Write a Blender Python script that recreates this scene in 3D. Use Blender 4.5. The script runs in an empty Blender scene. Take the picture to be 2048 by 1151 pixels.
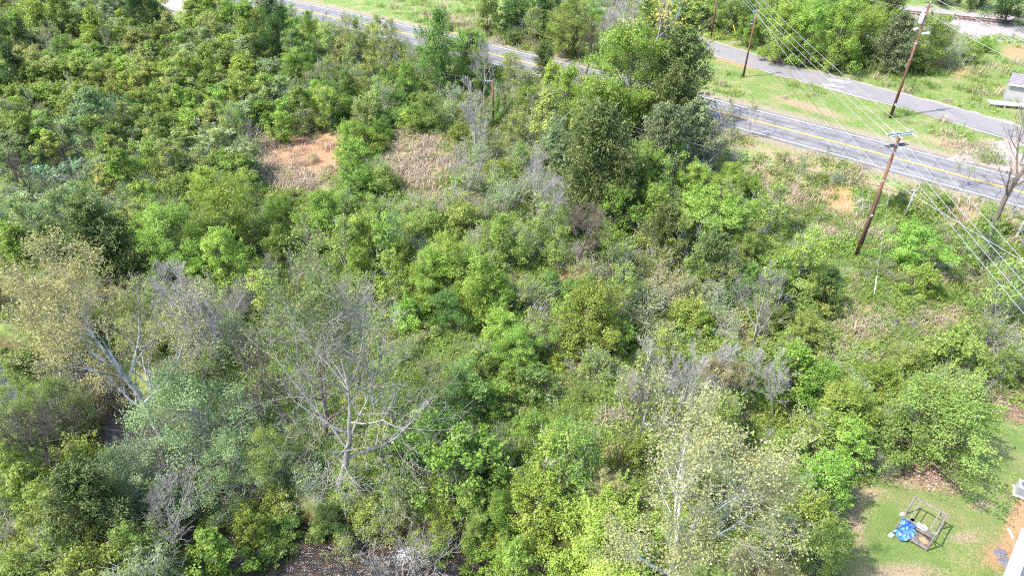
import bpy, math, random
import numpy as np
from mathutils import Vector

SC = bpy.context.scene
# ------------------------------------------------------------------ camera, sky, sun, exposure
F, CAMZ, PITCH = 1365.0, 36.0, math.radians(37.0)      # focal length in pixels of the 2048 px photograph
cam_d = bpy.data.cameras.new('camera')
cam_d.sensor_width = 36.0
cam_d.lens = 36.0 * F / 2048.0
cam_d.clip_end = 9000.0
cam = bpy.data.objects.new('camera', cam_d)
SC.collection.objects.link(cam)
cam.location = (0, 0, CAMZ)
cam.rotation_euler = (math.pi / 2 - PITCH, 0, 0)
SC.camera = cam

SUN_EL, SUN_AZ = math.radians(55), math.radians(18)     # light travels to the right and slightly away
travel = Vector((math.cos(SUN_EL) * math.cos(SUN_AZ), math.cos(SUN_EL) * math.sin(SUN_AZ), -math.sin(SUN_EL)))
world = bpy.data.worlds.new('World')
SC.world = world
world.use_nodes = True
wn = world.node_tree.nodes
wn.clear()
sky = wn.new('ShaderNodeTexSky')
sky.sky_type = 'NISHITA'
sky.sun_disc = False
sky.sun_elevation = SUN_EL
sky.sun_rotation = math.atan2(-travel.x, -travel.y)
sky.dust_density = 1.5
bg = wn.new('ShaderNodeBackground')
bg.inputs['Strength'].default_value = 0.15
wo = wn.new('ShaderNodeOutputWorld')
world.node_tree.links.new(sky.outputs[0], bg.inputs[0])
world.node_tree.links.new(bg.outputs[0], wo.inputs[0])
sun_d = bpy.data.lights.new('sun', 'SUN')
sun_d.energy = 2.55
sun_d.angle = math.radians(0.6)
sun_d.color = (1.0, 0.95, 0.87)
sun = bpy.data.objects.new('sun', sun_d)
SC.collection.objects.link(sun)
sun.rotation_euler = travel.to_track_quat('-Z', 'Y').to_euler()
SC.view_settings.view_transform = 'Standard'
SC.view_settings.look = 'None'
SC.view_settings.exposure = 2.12
SC.view_settings.gamma = 1.0
SC.view_settings.use_curve_mapping = False
SC.cycles.filter_width = 1.1
SC.cycles.use_denoising = False
SC.cycles.sample_clamp_direct = 5.0
SC.cycles.sample_clamp_indirect = 3.0
SC.cycles.max_bounces = 7
SC.cycles.diffuse_bounces = 4
SC.cycles.glossy_bounces = 2
SC.cycles.transmission_bounces = 5
SC.cycles.caustics_reflective = False
SC.cycles.caustics_refractive = False

rng0 = np.random.default_rng(7)

# ------------------------------------------------------------------ projection helpers
cP, sP = math.cos(PITCH), math.sin(PITCH)

def project(x, y, z):
    """world point(s) -> pixel of the 2048 px photograph, depth"""
    dz = z - CAMZ
    dep = y * cP - dz * sP
    dn = -(y * sP + dz * cP)
    dep = np.where(np.abs(dep) < 1e-3, 1e-3, dep)
    return 1024 + F * x / dep, 575.5 + F * dn / dep, dep

def ray(px, py):
    u, v = (px - 1024) / F, (py - 575.5) / F
    return u, cP - v * sP, -sP - v * cP

def PZ(px, py, z):
    """point of the horizontal plane z seen at a pixel"""
    a, b, c = ray(px, py)
    t = (z - CAMZ) / c
    return a * t, b * t, z

# ------------------------------------------------------------------ terrain
YEL = [(582, 15), (712, 45), (842, 75), (1024, 118), (1187, 158), (1397, 213), (1536, 247), (1749, 303), (1999, 373), (2048, 386)]
_w = np.array([PZ(a, b, 0.0) for a, b in YEL])
ROADC = np.polyfit(_w[:, 0], _w[:, 1], 2)

def road_y(x):
    xx = np.clip(x, -95, 75)
    s = 2 * ROADC[0] * xx + ROADC[1]
    return np.polyval(ROADC, xx) + s * (x - xx)

def road_slope(x):
    return 2 * ROADC[0] * np.clip(x, -95, 75) + ROADC[1]

def road_d(x, y):
    """signed distance from the road's centre line, negative on the camera's side"""
    x, y = np.asarray(x, float), np.asarray(y, float)
    return (y - road_y(x)) / np.sqrt(1 + road_slope(x) ** 2)

WATER = -5.05
CREEK_PX = [(1500, 1330), (1150, 1185), (960, 1150), (800, 1142), (640, 1138), (530, 1105), (420, 1020), (300, 915), (210, 845), (110, 770), (-80, 730), (-400, 700), (-900, 680)]
CREEK = np.array([PZ(a, b, WATER)[:2] for a, b in CREEK_PX])

def poly_dist(x, y, pl):
    x, y = np.asarray(x, float), np.asarray(y, float)
    best = np.full(x.shape, 1e9)
    for (ax, ay), (bx, by) in zip(pl[:-1], pl[1:]):
        vx, vy = bx - ax, by - ay
        t = np.clip(((x - ax) * vx + (y - ay) * vy) / (vx * vx + vy * vy), 0, 1)
        best = np.minimum(best, np.hypot(x - ax - t * vx, y - ay - t * vy))
    return best

def sstep(t):
    t = np.clip(t, 0, 1)
    return t * t * (3 - 2 * t)

RAIL = np.array([PZ(1600, 2, 1.0)[:2], PZ(1905, 33, 1.0)[:2], PZ(2048, 47, 1.0)[:2], PZ(2500, 92, 1.0)[:2]])

def ground(x, y):
    x, y = np.asarray(x, float), np.asarray(y, float)
    d = road_d(x, y)
    z = -2.4 * sstep((-d - 5.5) / 9.0) - 0.010 * np.clip(-d - 14, 0, 70)
    n = (np.sin(x * .31 + 1.3) * np.cos(y * .27 + .4) + .6 * np.sin(x * .73 + y * .51) + .4 * np.sin(x * 1.7 - y * 1.3 + 2))
    z = z + .14 * n * sstep((np.abs(d) - 6) / 8) * np.where(d > 0, .35, 1.0)
    ry = poly_dist(x, y, RAIL)
    z = z + 0.85 * sstep((7.5 - ry) / 4.5)
    c = poly_dist(x, y, CREEK)
    k = sstep((4.6 - c) / 2.6)
    return z * (1 - k) + (-5.6) * k

def P(px, py, h=0.0):
    """point h metres above the ground seen at a pixel"""
    a, b, c = ray(px, py)
    z = -1.5 + h
    for _ in range(14):
        t = (z - CAMZ) / c
        z = .35 * z + .65 * (float(ground(a * t, b * t)) + h)
    t = (z - CAMZ) / c
    return a * t, b * t, z - h

# ------------------------------------------------------------------ object helpers
COL = SC.collection

def tag(o, label=None, cat=None, group=None, kind=None):
    if label: o['label'] = label
    if cat: o['category'] = cat
    if group: o['group'] = group
    if kind: o['kind'] = kind
    return o

def mesh_np(name, V, Q=None, T=None, mats=(), mi=None, smooth=False, attrs=None):
    """mesh from numpy arrays: quads Q, triangles T"""
    me = bpy.data.meshes.new(name)
    V = np.asarray(V, np.float32)
    loops, tot = [], []
    if Q is not None and len(Q):
        Q = np.asarray(Q, np.int32); loops.append(Q.ravel()); tot.append(np.full(len(Q), 4, np.int32))
    if T is not None and len(T):
        T = np.asarray(T, np.int32); loops.append(T.ravel()); tot.append(np.full(len(T), 3, np.int32))
    L = np.concatenate(loops); N = np.concatenate(tot)
    me.vertices.add(len(V)); me.vertices.foreach_set('co', V.ravel())
    me.loops.add(len(L)); me.loops.foreach_set('vertex_index', L)
    me.polygons.add(len(N))
    st = np.zeros(len(N), np.int32); st[1:] = np.cumsum(N)[:-1]
    me.polygons.foreach_set('loop_start', st)
    me.polygons.foreach_set('loop_total', N)
    if mi is not None: me.polygons.foreach_set('material_index', np.asarray(mi, np.int32))
    me.polygons.foreach_set('use_smooth', np.full(len(N), bool(smooth)))
    for k, a in (attrs or {}).items():
        at = me.attributes.new(k, 'FLOAT', 'POINT')
        at.data.foreach_set('value', np.asarray(a, np.float32))
    for m in mats: me.materials.append(m)
    me.update(calc_edges=True)
    me.validate()
    return me

def link(name, me, parent=None, loc=(0, 0, 0), rz=0.0):
    o = bpy.data.objects.new(name, me)
    o.location = loc
    o.rotation_euler = (0, 0, rz)
    COL.objects.link(o)
    if parent: o.parent = parent
    return o

def empty(name, loc=(0, 0, 0), rz=0.0):
    o = bpy.data.objects.new(name, None)
    o.empty_display_size = .3
    o.location = loc
    o.rotation_euler = (0, 0, rz)
    COL.objects.link(o)
    return o

class MB:
    """collects boxes, tubes, prisms into one mesh"""
    def __init__(s): s.V, s.Q, s.T, s.n = [], [], [], 0
    def add(s, V, Q=(), T=()):
        V = np.asarray(V, float)
        s.V.append(V)
        if len(Q): s.Q.append(np.asarray(Q, int) + s.n)
        if len(T): s.T.append(np.asarray(T, int) + s.n)
        s.n += len(V)
    def box(s, c, size, ax=None, bev=0.0):
        """box at centre c; ax: 3 axis vectors"""
        ax = np.eye(3) if ax is None else np.asarray(ax, float)
        h = np.asarray(size, float) / 2
        b = min(bev, h.min() * .45)
        if b <= 0:
            S = np.array([(i, j, k) for i in (-1, 1) for j in (-1, 1) for k in (-1, 1)], float) * h
            Q = [(0, 1, 3, 2), (4, 6, 7, 5), (0, 4, 5, 1), (2, 3, 7, 6), (0, 2, 6, 4), (1, 5, 7, 3)]
            s.add(np.asarray(c) + S @ ax, Q)
        else:                                  # bevelled: stacked rings along the last axis
            def ring(z, i):
                x, y = h[0] - i, h[1] - i
                q = b * .6
                return [(-x, -y + q, z), (-x + q, -y, z), (x - q, -y, z), (x, -y + q, z), (x, y - q, z), (x - q, y, z), (-x + q, y, z), (-x, y - q, z)]
            R = ring(-h[2], b) + ring(-h[2] + b, 0) + ring(h[2] - b, 0) + ring(h[2], b)
            Q = [(r * 8 + i, r * 8 + (i + 1) % 8, r * 8 + 8 + (i + 1) % 8, r * 8 + 8 + i) for r in range(3) for i in range(8)]
            T = []
            for base, flip in ((0, True), (24, False)):
                for i in range(1, 7):
                    t = (base, base + i, base + i + 1)
                    T.append(t[::-1] if flip else t)
            s.add(np.asarray(c) + np.array(R) @ ax, Q, T)
    def bar(s, a, b, w, t=None, bev=0.0):
        a, b = np.asarray(a, float), np.asarray(b, float)
        d = b - a; L = np.linalg.norm(d); z = d / L
        ref = np.array((0, 0, 1.0)) if abs(z[2]) < .9 else np.array((1.0, 0, 0))
        x = np.cross(ref, z); x /= np.linalg.norm(x); y = np.cross(z, x)
        s.box((a + b) / 2, (w, t or w, L), (x, y, z), bev)
    def tube(s, pts, rad, k=8, cap=True):
        pts = np.asarray(pts, float); n = len(pts)
        rad = np.full(n, rad, float) if np.isscalar(rad) else np.asarray(rad, float)
        V, Q = tubes(pts[None], rad[None], k)
        T = []
        if cap:
            for i in range(1, k - 1):
                T.append((0, i + 1, i)); o = (n - 1) * k; T.append((o, o + i, o + i + 1))
        s.add(V, Q, T)
    def build(s, name, mat, parent=None, smooth=False, loc=(0, 0, 0)):
        V = np.concatenate(s.V)
        Q = np.concatenate(s.Q) if s.Q else None
        T = np.concatenate(s.T) if s.T else None
        return link(name, mesh_np(name, V, Q, T, [mat], smooth=smooth), parent, loc)

def tubes(P3, R, k):
    """P3 (B,n,3), R (B,n) -> verts, quads"""
    B, n, _ = P3.shape
    T = np.empty_like(P3)
    T[:, 1:-1] = P3[:, 2:] - P3[:, :-2]
    T[:, 0] = P3[:, 1] - P3[:, 0]; T[:, -1] = P3[:, -1] - P3[:, -2]
    T /= np.linalg.norm(T, axis=2, keepdims=True) + 1e-9
    m = P3[:, -1] - P3[:, 0]
    ref = np.where((np.abs(m[:, 2]) > .8 * np.linalg.norm(m, axis=1))[:, None], np.array((1., 0, 0)), np.array((0, 0, 1.)))
    N = np.cross(T, ref[:, None, :]); N /= np.linalg.norm(N, axis=2, keepdims=True) + 1e-9
    Bn = np.cross(T, N)
    a = np.arange(k) * 2 * np.pi / k
    V = P3[:, :, None, :] + R[:, :, None, None] * (np.cos(a)[None, None, :, None] * N[:, :, None, :] + np.sin(a)[None, None, :, None] * Bn[:, :, None, :])
    idx = np.arange(B * n * k).reshape(B, n, k)
    q = np.stack([idx[:, :-1, :], np.roll(idx[:, :-1, :], -1, 2), np.roll(idx[:, 1:, :], -1, 2), idx[:, 1:, :]], -1)
    return V.reshape(-1, 3), q.reshape(-1, 4)

# ------------------------------------------------------------------ materials
class NT:
    def __init__(s, name):
        s.m = bpy.data.materials.new(name); s.m.use_nodes = True
        s.t = s.m.node_tree; s.t.nodes.clear()
    def n(s, typ, **kw):
        x = s.t.nodes.new(typ)
        for k, v in kw.items():
            if k in x.inputs.keys() if isinstance(k, str) else False: x.inputs[k].default_value = v
            else: setattr(x, k, v)
        return x
    def l(s, a, b): s.t.links.new(a, b)
    def attr(s, name): return s.n('ShaderNodeAttribute', attribute_name=name).outputs['Fac']
    def noise(s, scale, detail=4, vec=None, rough=.55, dist=0.0):
        x = s.n('ShaderNodeTexNoise'); x.inputs['Scale'].default_value = scale; x.inputs['Detail'].default_value = detail
        x.inputs['Roughness'].default_value = rough; x.inputs['Distortion'].default_value = dist
        if vec is not None: s.l(vec, x.inputs['Vector'])
        return x.outputs['Fac']
    def coords(s, which='Object', scale=(1, 1, 1)):
        c = s.n('ShaderNodeTexCoord').outputs[which]
        mp = s.n('ShaderNodeMapping'); mp.inputs['Scale'].default_value = scale
        s.l(c, mp.inputs['Vector']); return mp.outputs[0]
    def pos(s, scale=(1, 1, 1)):
        c = s.n('ShaderNodeNewGeometry').outputs['Position']
        mp = s.n('ShaderNodeMapping'); mp.inputs['Scale'].default_value = scale
        s.l(c, mp.inputs['Vector']); return mp.outputs[0]
    def ramp(s, fac, stops, interp='LINEAR'):
        r = s.n('ShaderNodeValToRGB'); cr = r.color_ramp; cr.interpolation = interp
        while len(cr.elements) < len(stops): cr.elements.new(.5)
        for e, (p, c) in zip(cr.elements, stops):
            e.position = p; e.color = (*c, 1) if len(c) == 3 else c
        s.l(fac, r.inputs[0]); return r.outputs[0]
    def rng(s, fac, a, b, c=0.0, d=1.0):
        x = s.n('ShaderNodeMapRange'); x.clamp = True
        for i, v in zip((1, 2, 3, 4), (a, b, c, d)): x.inputs[i].default_value = v
        s.l(fac, x.inputs[0]); return x.outputs[0]
    def math(s, op, a, b=None):
        x = s.n('ShaderNodeMath', operation=op)
        for i, v in enumerate((a, b)):
            if v is None: continue
            if isinstance(v, (int, float)): x.inputs[i].default_value = v
            else: s.l(v, x.inputs[i])
        return x.outputs[0]
    def mix(s, fac, a, b, mode='MIX'):
        x = s.n('ShaderNodeMix', data_type='RGBA', blend_type=mode)
        for sock, v in ((x.inputs[0], fac), (x.inputs[6], a), (x.inputs[7], b)):
            if isinstance(v, (int, float)): sock.default_value = v
            elif isinstance(v, tuple): sock.default_value = (*v, 1)
            else: s.l(v, sock)
        return x.outputs[2]
    def hsv(s, col, h=None, sat=None, val=None):
        x = s.n('ShaderNodeHueSaturation'); s.l(col, x.inputs['Color'])
        for k, v in (('Hue', h), ('Saturation', sat), ('Value', val)):
            if v is None: continue
            if isinstance(v, (int, float)): x.inputs[k].default_value = v
            else: s.l(v, x.inputs[k])
        return x.outputs[0]
    def bump(s, h, strength=.3, dist=.05):
        x = s.n('ShaderNodeBump'); x.inputs['Strength'].default_value = strength; x.inputs['Distance'].default_value = dist
        s.l(h, x.inputs['Height']); return x.outputs[0]
    def out(s, col, rough=.7, spec=.3, metal=0.0, normal=None, trans=None, transcol=None):
        b = s.n('ShaderNodeBsdfPrincipled')
        if isinstance(col, tuple): b.inputs['Base Color'].default_value = (*col, 1)
        else: s.l(col, b.inputs['Base Color'])
        if isinstance(rough, (int, float)): b.inputs['Roughness'].default_value = rough
        else: s.l(rough, b.inputs['Roughness'])
        b.inputs['Specular IOR Level'].default_value = spec
        b.inputs['Metallic'].default_value = metal
        if normal is not None: s.l(normal, b.inputs['Normal'])
        o = s.n('ShaderNodeOutputMaterial')
        if trans:
            t = s.n('ShaderNodeBsdfTranslucent'); s.l(transcol if transcol is not None else col, t.inputs[0])
            mx = s.n('ShaderNodeMixShader'); mx.inputs[0].default_value = trans
            s.l(b.outputs[0], mx.inputs[1]); s.l(t.outputs[0], mx.inputs[2]); s.l(mx.outputs[0], o.inputs[0])
        else: s.l(b.outputs[0], o.inputs[0])
        return s.m

def leaf_mat(name, lo, mid, hi, trans=.46, hue=.02, var=.22, sat=.92):
    t = NT(name)
    c = t.ramp(t.attr('tint'), [(0.0, lo), (.5, mid), (1.0, hi)])
    r = t.n('ShaderNodeObjectInfo').outputs['Random']
    r2 = t.math('FRACT', t.math('MULTIPLY', r, 17.31))
    c = t.hsv(c, t.rng(r, 0, 1, .5 - hue, .5 + hue), sat, t.rng(r2, 0, 1, 1 - var, 1 + var))
    warm = t.mix(1.0, c, (1.0, 1.0, .55), 'MULTIPLY')
    return t.out(c, .6, .14, trans=trans, transcol=warm)

def bark_mat(name, a, b, scale=6.0, stretch=.25, c=None, rough=.9):
    t = NT(name)
    v = t.coords('Object', (1, 1, stretch))
    n = t.noise(scale, 5, v, .65)
    col = t.ramp(n, [(.35, a), (.65, b)])
    if c is not None:
        n2 = t.noise(scale * .35, 3, v)
        col = t.mix(t.rng(n2, .5, .58), col, c)
    return t.out(col, rough, .2, normal=t.bump(n, .5, .03))

def plain_mat(name, a, rough=.6, metal=0.0, spec=.4, var=.12, scale=5.0):
    t = NT(name)
    n = t.noise(scale, 5, t.coords())
    lo = tuple(x * (1 - var) for x in a); hi = tuple(min(1, x * (1 + var)) for x in a)
    return t.out(t.ramp(n, [(.3, lo), (.7, hi)]), rough, spec, metal)
# ------------------------------------------------------------------ ground
def axis(spec):
    out = []
    for a, b, st in spec: out += list(np.arange(a, b, st))
    return np.array(out + [spec[-1][1]])
GX = axis([(-3000, -600, 400), (-600, -160, 40), (-160, -95, 5), (-95, -50, 1.1), (-50, 62, .55), (62, 110, 1.1), (110, 160, 5), (160, 600, 40), (600, 3000, 400)])
GY = axis([(-400, 0, 50), (0, 16, 4), (16, 62, .5), (62, 100, .7), (100, 150, 1.2), (150, 200, 5), (200, 600, 40), (600, 4000, 400)])
gx, gy = np.meshgrid(GX, GY)
gx, gy = gx.ravel(), gy.ravel()
gz = ground(gx, gy)
D = road_d(gx, gy)
gz = np.where(np.abs(D) < 5.2, gz - .035 * np.clip((5.2 - np.abs(D)) / .6, 0, 1), gz)
gpx, gpy, gdep = project(gx, gy, gz)

def blobs(lst):
    """soft patches given where the photograph shows them (centre, radii, tilt in px)"""
    m = np.zeros(len(gx))
    for cx, cy, rx, ry, *r in lst:
        a = math.radians(r[0]) if r else 0.0
        dx, dy = gpx - cx, gpy - cy
        u = (dx * math.cos(a) + dy * math.sin(a)) / rx
        v = (-dx * math.sin(a) + dy * math.cos(a)) / ry
        m = np.maximum(m, np.clip(1.6 - 1.1 * np.hypot(u, v), 0, 1))
    return np.where(gdep > 5, m, 0)

A_clay = blobs([(625, 300, 85, 42), (690, 330, 40, 25), (600, 280, 40, 20), (1160, 545, 45, 14), (350, 10, 45, 12), (1680, 395, 34, 25, 40), (2045, 1030, 90, 24, -62), (2045, 830, 26, 14), (1555, 135, 60, 8, 20), (1450, 115, 60, 8, 20), (2015, 1110, 50, 30), (1880, 132, 60, 14, 15), (2030, 105, 25, 14), (1240, 915, 30, 18)])
A_dry = blobs([(840, 325, 80, 50), (530, 330, 70, 50), (620, 325, 115, 60), (900, 400, 60, 30), (1600, 400, 110, 45, 30), (1930, 540, 90, 45, 25), (1650, 340, 200, 14, 17), (1960, 420, 90, 35), (1750, 640, 70, 40), (1090, 790, 70, 30), (1450, 650, 50, 22), (1900, 640, 60, 40), (1000, 75, 140, 10, 17), (1160, 540, 60, 25), (1180, 735, 40, 18), (1740, 930, 50, 22), (1830, 960, 80, 16, 10), (1712, 1050, 16, 60), (1800, 1145, 80, 20), (1730, 985, 40, 16), (1930, 1075, 30, 14), (1965, 1010, 24, 12), (1620, 215, 80, 8, 17), (1900, 290, 60, 10, 17), (40, 1120, 60, 40), (1960, 305, 60, 16, 18), (440, 20, 30, 40)])
A_lawn = np.clip(sstep((gpx - 1655 + np.maximum(0, 900 - gpy) * .5) / 60) * sstep((gpy - 840) / 50), 0, 1) * (gdep > 5)
A_lawn = np.maximum(A_lawn, .42 * sstep((D - 4.8) / 1.5) * (gpx > 1380) * (gpy < 340))
A_litter = blobs([(1850, 935, 85, 30, 14), (120, 1130, 70, 40), (190, 1050, 60, 40), (2040, 800, 40, 40)])
A_blue = blobs([(90, 340, 120, 60), (170, 300, 60, 40), (240, 440, 60, 60), (1170, 745, 30, 15)])
A_gravel = blobs([(1975, 62, 90, 20), (345, 12, 75, 14), (2010, 325, 70, 30, 20), (1960, 300, 40, 16, 20), (240, 3, 30, 10)])
rd = poly_dist(gx, gy, RAIL)
A_gravel = np.maximum(A_gravel, sstep((11.0 - rd) / 4.0))
cd = poly_dist(gx, gy, CREEK)
A_mud = sstep((4.0 - cd) / 1.4)
A_verge = sstep((6.6 - np.abs(D)) / 1.6)

def ground_material():
    t = NT('ground')
    p = t.pos()
    n1 = t.noise(.35, 5, p); n2 = t.noise(2.2, 6, p, .65); n3 = t.noise(9.0, 4, p, .7); n4 = t.noise(28.0, 3, p, .7)
    green = t.ramp(n2, [(.28, (.05, .085, .018)), (.5, (.125, .185, .046)), (.72, (.225, .28, .10))])
    straw = t.ramp(n3, [(.28, (.13, .10, .055)), (.5, (.26, .205, .125)), (.75, (.40, .32, .21))])
    base = t.mix(t.rng(t.math('ADD', n1, t.math('MULTIPLY', n3, .45)), .72, 1.0), green, straw)
    lawn = t.ramp(t.math('ADD', t.math('MULTIPLY', n3, .5), t.math('MULTIPLY', n4, .5)), [(.3, (.056, .105, .022)), (.5, (.115, .172, .044)), (.7, (.20, .245, .088))])
    lawn = t.mix(t.rng(t.math('ADD', t.math('MULTIPLY', n1, .55), t.math('ADD', t.math('MULTIPLY', n2, .3), t.math('MULTIPLY', n3, .25))), .50, .72, 0, .8), lawn, t.ramp(n3, [(.3, (.17, .15, .06)), (.7, (.34, .27, .15))]))
    clay = t.ramp(n3, [(.3, (.26, .13, .07)), (.55, (.37, .205, .115)), (.75, (.45, .30, .20))])
    litter = t.ramp(n4, [(.35, (.05, .03, .022)), (.5, (.20, .125, .09)), (.68, (.42, .30, .24))])
    gravel = t.ramp(n4, [(.3, (.13, .115, .105)), (.55, (.29, .26, .25)), (.75, (.45, .42, .41))])
    mud = t.ramp(n2, [(.3, (.03, .018, .010)), (.55, (.11, .062, .034)), (.75, (.22, .15, .10))])
    blue = t.ramp(n2, [(.3, (.03, .075, .035)), (.6, (.09, .16, .09)), (.8, (.18, .26, .16))])
    def m(a, k=.55):
        f = t.math('ADD', t.attr(a), t.math('MULTIPLY', t.math('SUBTRACT', t.math('ADD', t.math('MULTIPLY', n2, .45), t.math('MULTIPLY', n3, .55)), .5), k * 4.2))
        return t.rng(f, .15, .95)
    def gate(a, k=.55): return t.math('MULTIPLY', m(a, k), t.rng(t.attr(a), .02, .12))
    c = t.mix(t.rng(t.math('ADD', t.attr('lawn'), t.math('MULTIPLY', t.math('SUBTRACT', n2, .5), .7)), .1, .75), base, lawn)
    c = t.mix(gate('blue'), c, blue)
    c = t.mix(gate('dry'), c, straw)
    c = t.mix(t.math('MULTIPLY', gate('clay'), .9), c, clay)
    c = t.mix(gate('litter'), c, litter)
    c = t.mix(gate('gravel', .35), c, gravel)
    c = t.mix(gate('verge', .4), c, t.ramp(n3, [(.3, (.13, .11, .07)), (.7, (.33, .28, .20))]))
    c = t.mix(gate('mud', .3), c, mud)
    return t.out(c, .95, .15, normal=t.bump(t.math('ADD', n3, t.math('MULTIPLY', n4, .6)), .9, .12))
nx, ny = len(GX), len(GY)
ii = np.arange(nx * ny).reshape(ny, nx)
GQ = np.stack([ii[:-1, :-1], ii[:-1, 1:], ii[1:, 1:], ii[1:, :-1]], -1).reshape(-1, 4)
GV = np.stack([gx, gy, gz], -1)
me = mesh_np('ground', GV, GQ, None, [ground_material()], smooth=True,
             attrs=dict(clay=A_clay, dry=A_dry, lawn=A_lawn, litter=A_litter, blue=A_blue, gravel=A_gravel, mud=A_mud, verge=A_verge))
tag(link('ground', me), 'uneven ground of grass, weeds and bare soil under the whole scene', None, None, 'structure')

# ------------------------------------------------------------------ main road with its markings
def strip(cx, cy, offs, z, name, mat, parent=None, camber=0.0):
    """ribbon along a centre line at lateral offsets (left to right, metres towards the camera's far side)"""
    cx, cy = np.asarray(cx), np.asarray(cy)
    tx, ty = np.gradient(cx), np.gradient(cy)
    L = np.hypot(tx, ty); nx_, ny_ = -ty / L, tx / L
    V = np.concatenate([np.stack([cx + nx_ * o, cy + ny_ * o, z + 0 * cx - camber * abs(o)], -1) for o in offs])
    n, k = len(cx), len(offs)
    Q = [(j * n + i, j * n + i + 1, (j + 1) * n + i + 1, (j + 1) * n + i) for j in range(k - 1) for i in range(n - 1)]
    lat = np.repeat(np.asarray(offs, float), n)
    return link(name, mesh_np(name, V, Q, None, [mat], smooth=True, attrs=dict(lat=lat)), parent)

def asphalt(name, lo, hi, patch, pscale=.25, ragged=0.0):
    t = NT(name)
    p = t.pos()
    n = t.noise(40, 3, p, .7); n2 = t.noise(pscale, 5, p, .6); n3 = t.noise(2.5, 5, p, .65)
    c = t.ramp(n, [(.3, lo), (.7, hi)])
    c = t.mix(t.rng(n2, .45, .65, 0, .6), c, patch)
    c = t.mix(t.rng(n3, .55, .75, 0, .35), c, tuple(x * .6 for x in lo))
    return t.out(c, .85, .25, normal=t.bump(n, .3, .01))
xs = np.arange(-150, 130, 2.0)
ysr = road_y(xs)
M_road = asphalt('road_asphalt', (.105, .102, .105), (.160, .155, .157), (.158, .152, .155))
def road_wear(m):
    nt = m.node_tree; N, L = nt.nodes.new, nt.links.new
    pr = [n for n in nt.nodes if n.type == 'BSDF_PRINCIPLED'][0]
    col = pr.inputs['Base Color'].links[0].from_socket
    at_ = N('ShaderNodeAttribute'); at_.attribute_name = 'lat'
    w = N('ShaderNodeMath'); w.operation = 'PINGPONG'; w.inputs[1].default_value = .85; L(at_.outputs['Fac'], w.inputs[0])
    g = N('ShaderNodeNewGeometry'); nz = N('ShaderNodeTexNoise'); nz.inputs['Scale'].default_value = .6; nz.inputs['Detail'].default_value = 5; L(g.outputs['Position'], nz.inputs['Vector'])
    vo = N('ShaderNodeTexVoronoi'); vo.feature = 'DISTANCE_TO_EDGE'; vo.inputs['Scale'].default_value = .33; 
    ad = N('ShaderNodeVectorMath'); ad.operation = 'ADD'; L(g.outputs['Position'], ad.inputs[0]); L(nz.outputs['Color'], ad.inputs[1]); L(ad.outputs[0], vo.inputs['Vector'])
    r1 = N('ShaderNodeMapRange'); r1.inputs[1].default_value = .0; r1.inputs[2].default_value = .85; r1.inputs[3].default_value = .80; r1.inputs[4].default_value = 1.12; L(w.outputs[0], r1.inputs[0])
    r2 = N('ShaderNodeMapRange'); r2.inputs[1].default_value = .006; r2.inputs[2].default_value = .022; r2.inputs[3].default_value = .55; r2.inputs[4].default_value = 1.0; L(vo.outputs['Distance'], r2.inputs[0])
    r3 = N('ShaderNodeMapRange'); r3.inputs[1].default_value = .3; r3.inputs[2].default_value = .7; r3.inputs[3].default_value = .82; r3.inputs[4].default_value = 1.18; L(nz.outputs['Fac'], r3.inputs[0])
    a = N('ShaderNodeMath'); a.operation = 'MULTIPLY'; L(r1.outputs[0], a.inputs[0]); L(r2.outputs[0], a.inputs[1])
    b = N('ShaderNodeMath'); b.operation = 'MULTIPLY'; L(a.outputs[0], b.inputs[0]); L(r3.outputs[0], b.inputs[1])
    h = N('ShaderNodeHueSaturation'); L(col, h.inputs['Color']); L(b.outputs[0], h.inputs['Value']); L(h.outputs[0], pr.inputs['Base Color'])
road_wear(M_road)
road = strip(xs, ysr, [-4.05, -3.3, 0, 3.3, 4.05], 0.0, 'road', M_road)
tag(road, 'two lane grey asphalt road with white edge lines and double yellow line', None, None, 'structure')
def paint(name, col):
    t = NT(name); p = t.pos()
    n = t.noise(7, 6, p, .75)
    return t.out(t.mix(t.rng(n, .58, .76, 0, .75), col, (.19, .185, .19)), .7, .3)
M_white = paint('white_road_paint', (.43, .425, .42)); M_yellow = paint('yellow_road_paint', (.50, .30, .07))
for o in (-3.42, 3.42): strip(xs, ysr, [o - .075, o + .075], .004, 'edge_line', M_white, road)
for o in (-.14, .14): strip(xs, ysr, [o - .085, o + .085], .004, 'centre_line', M_yellow, road)

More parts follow.
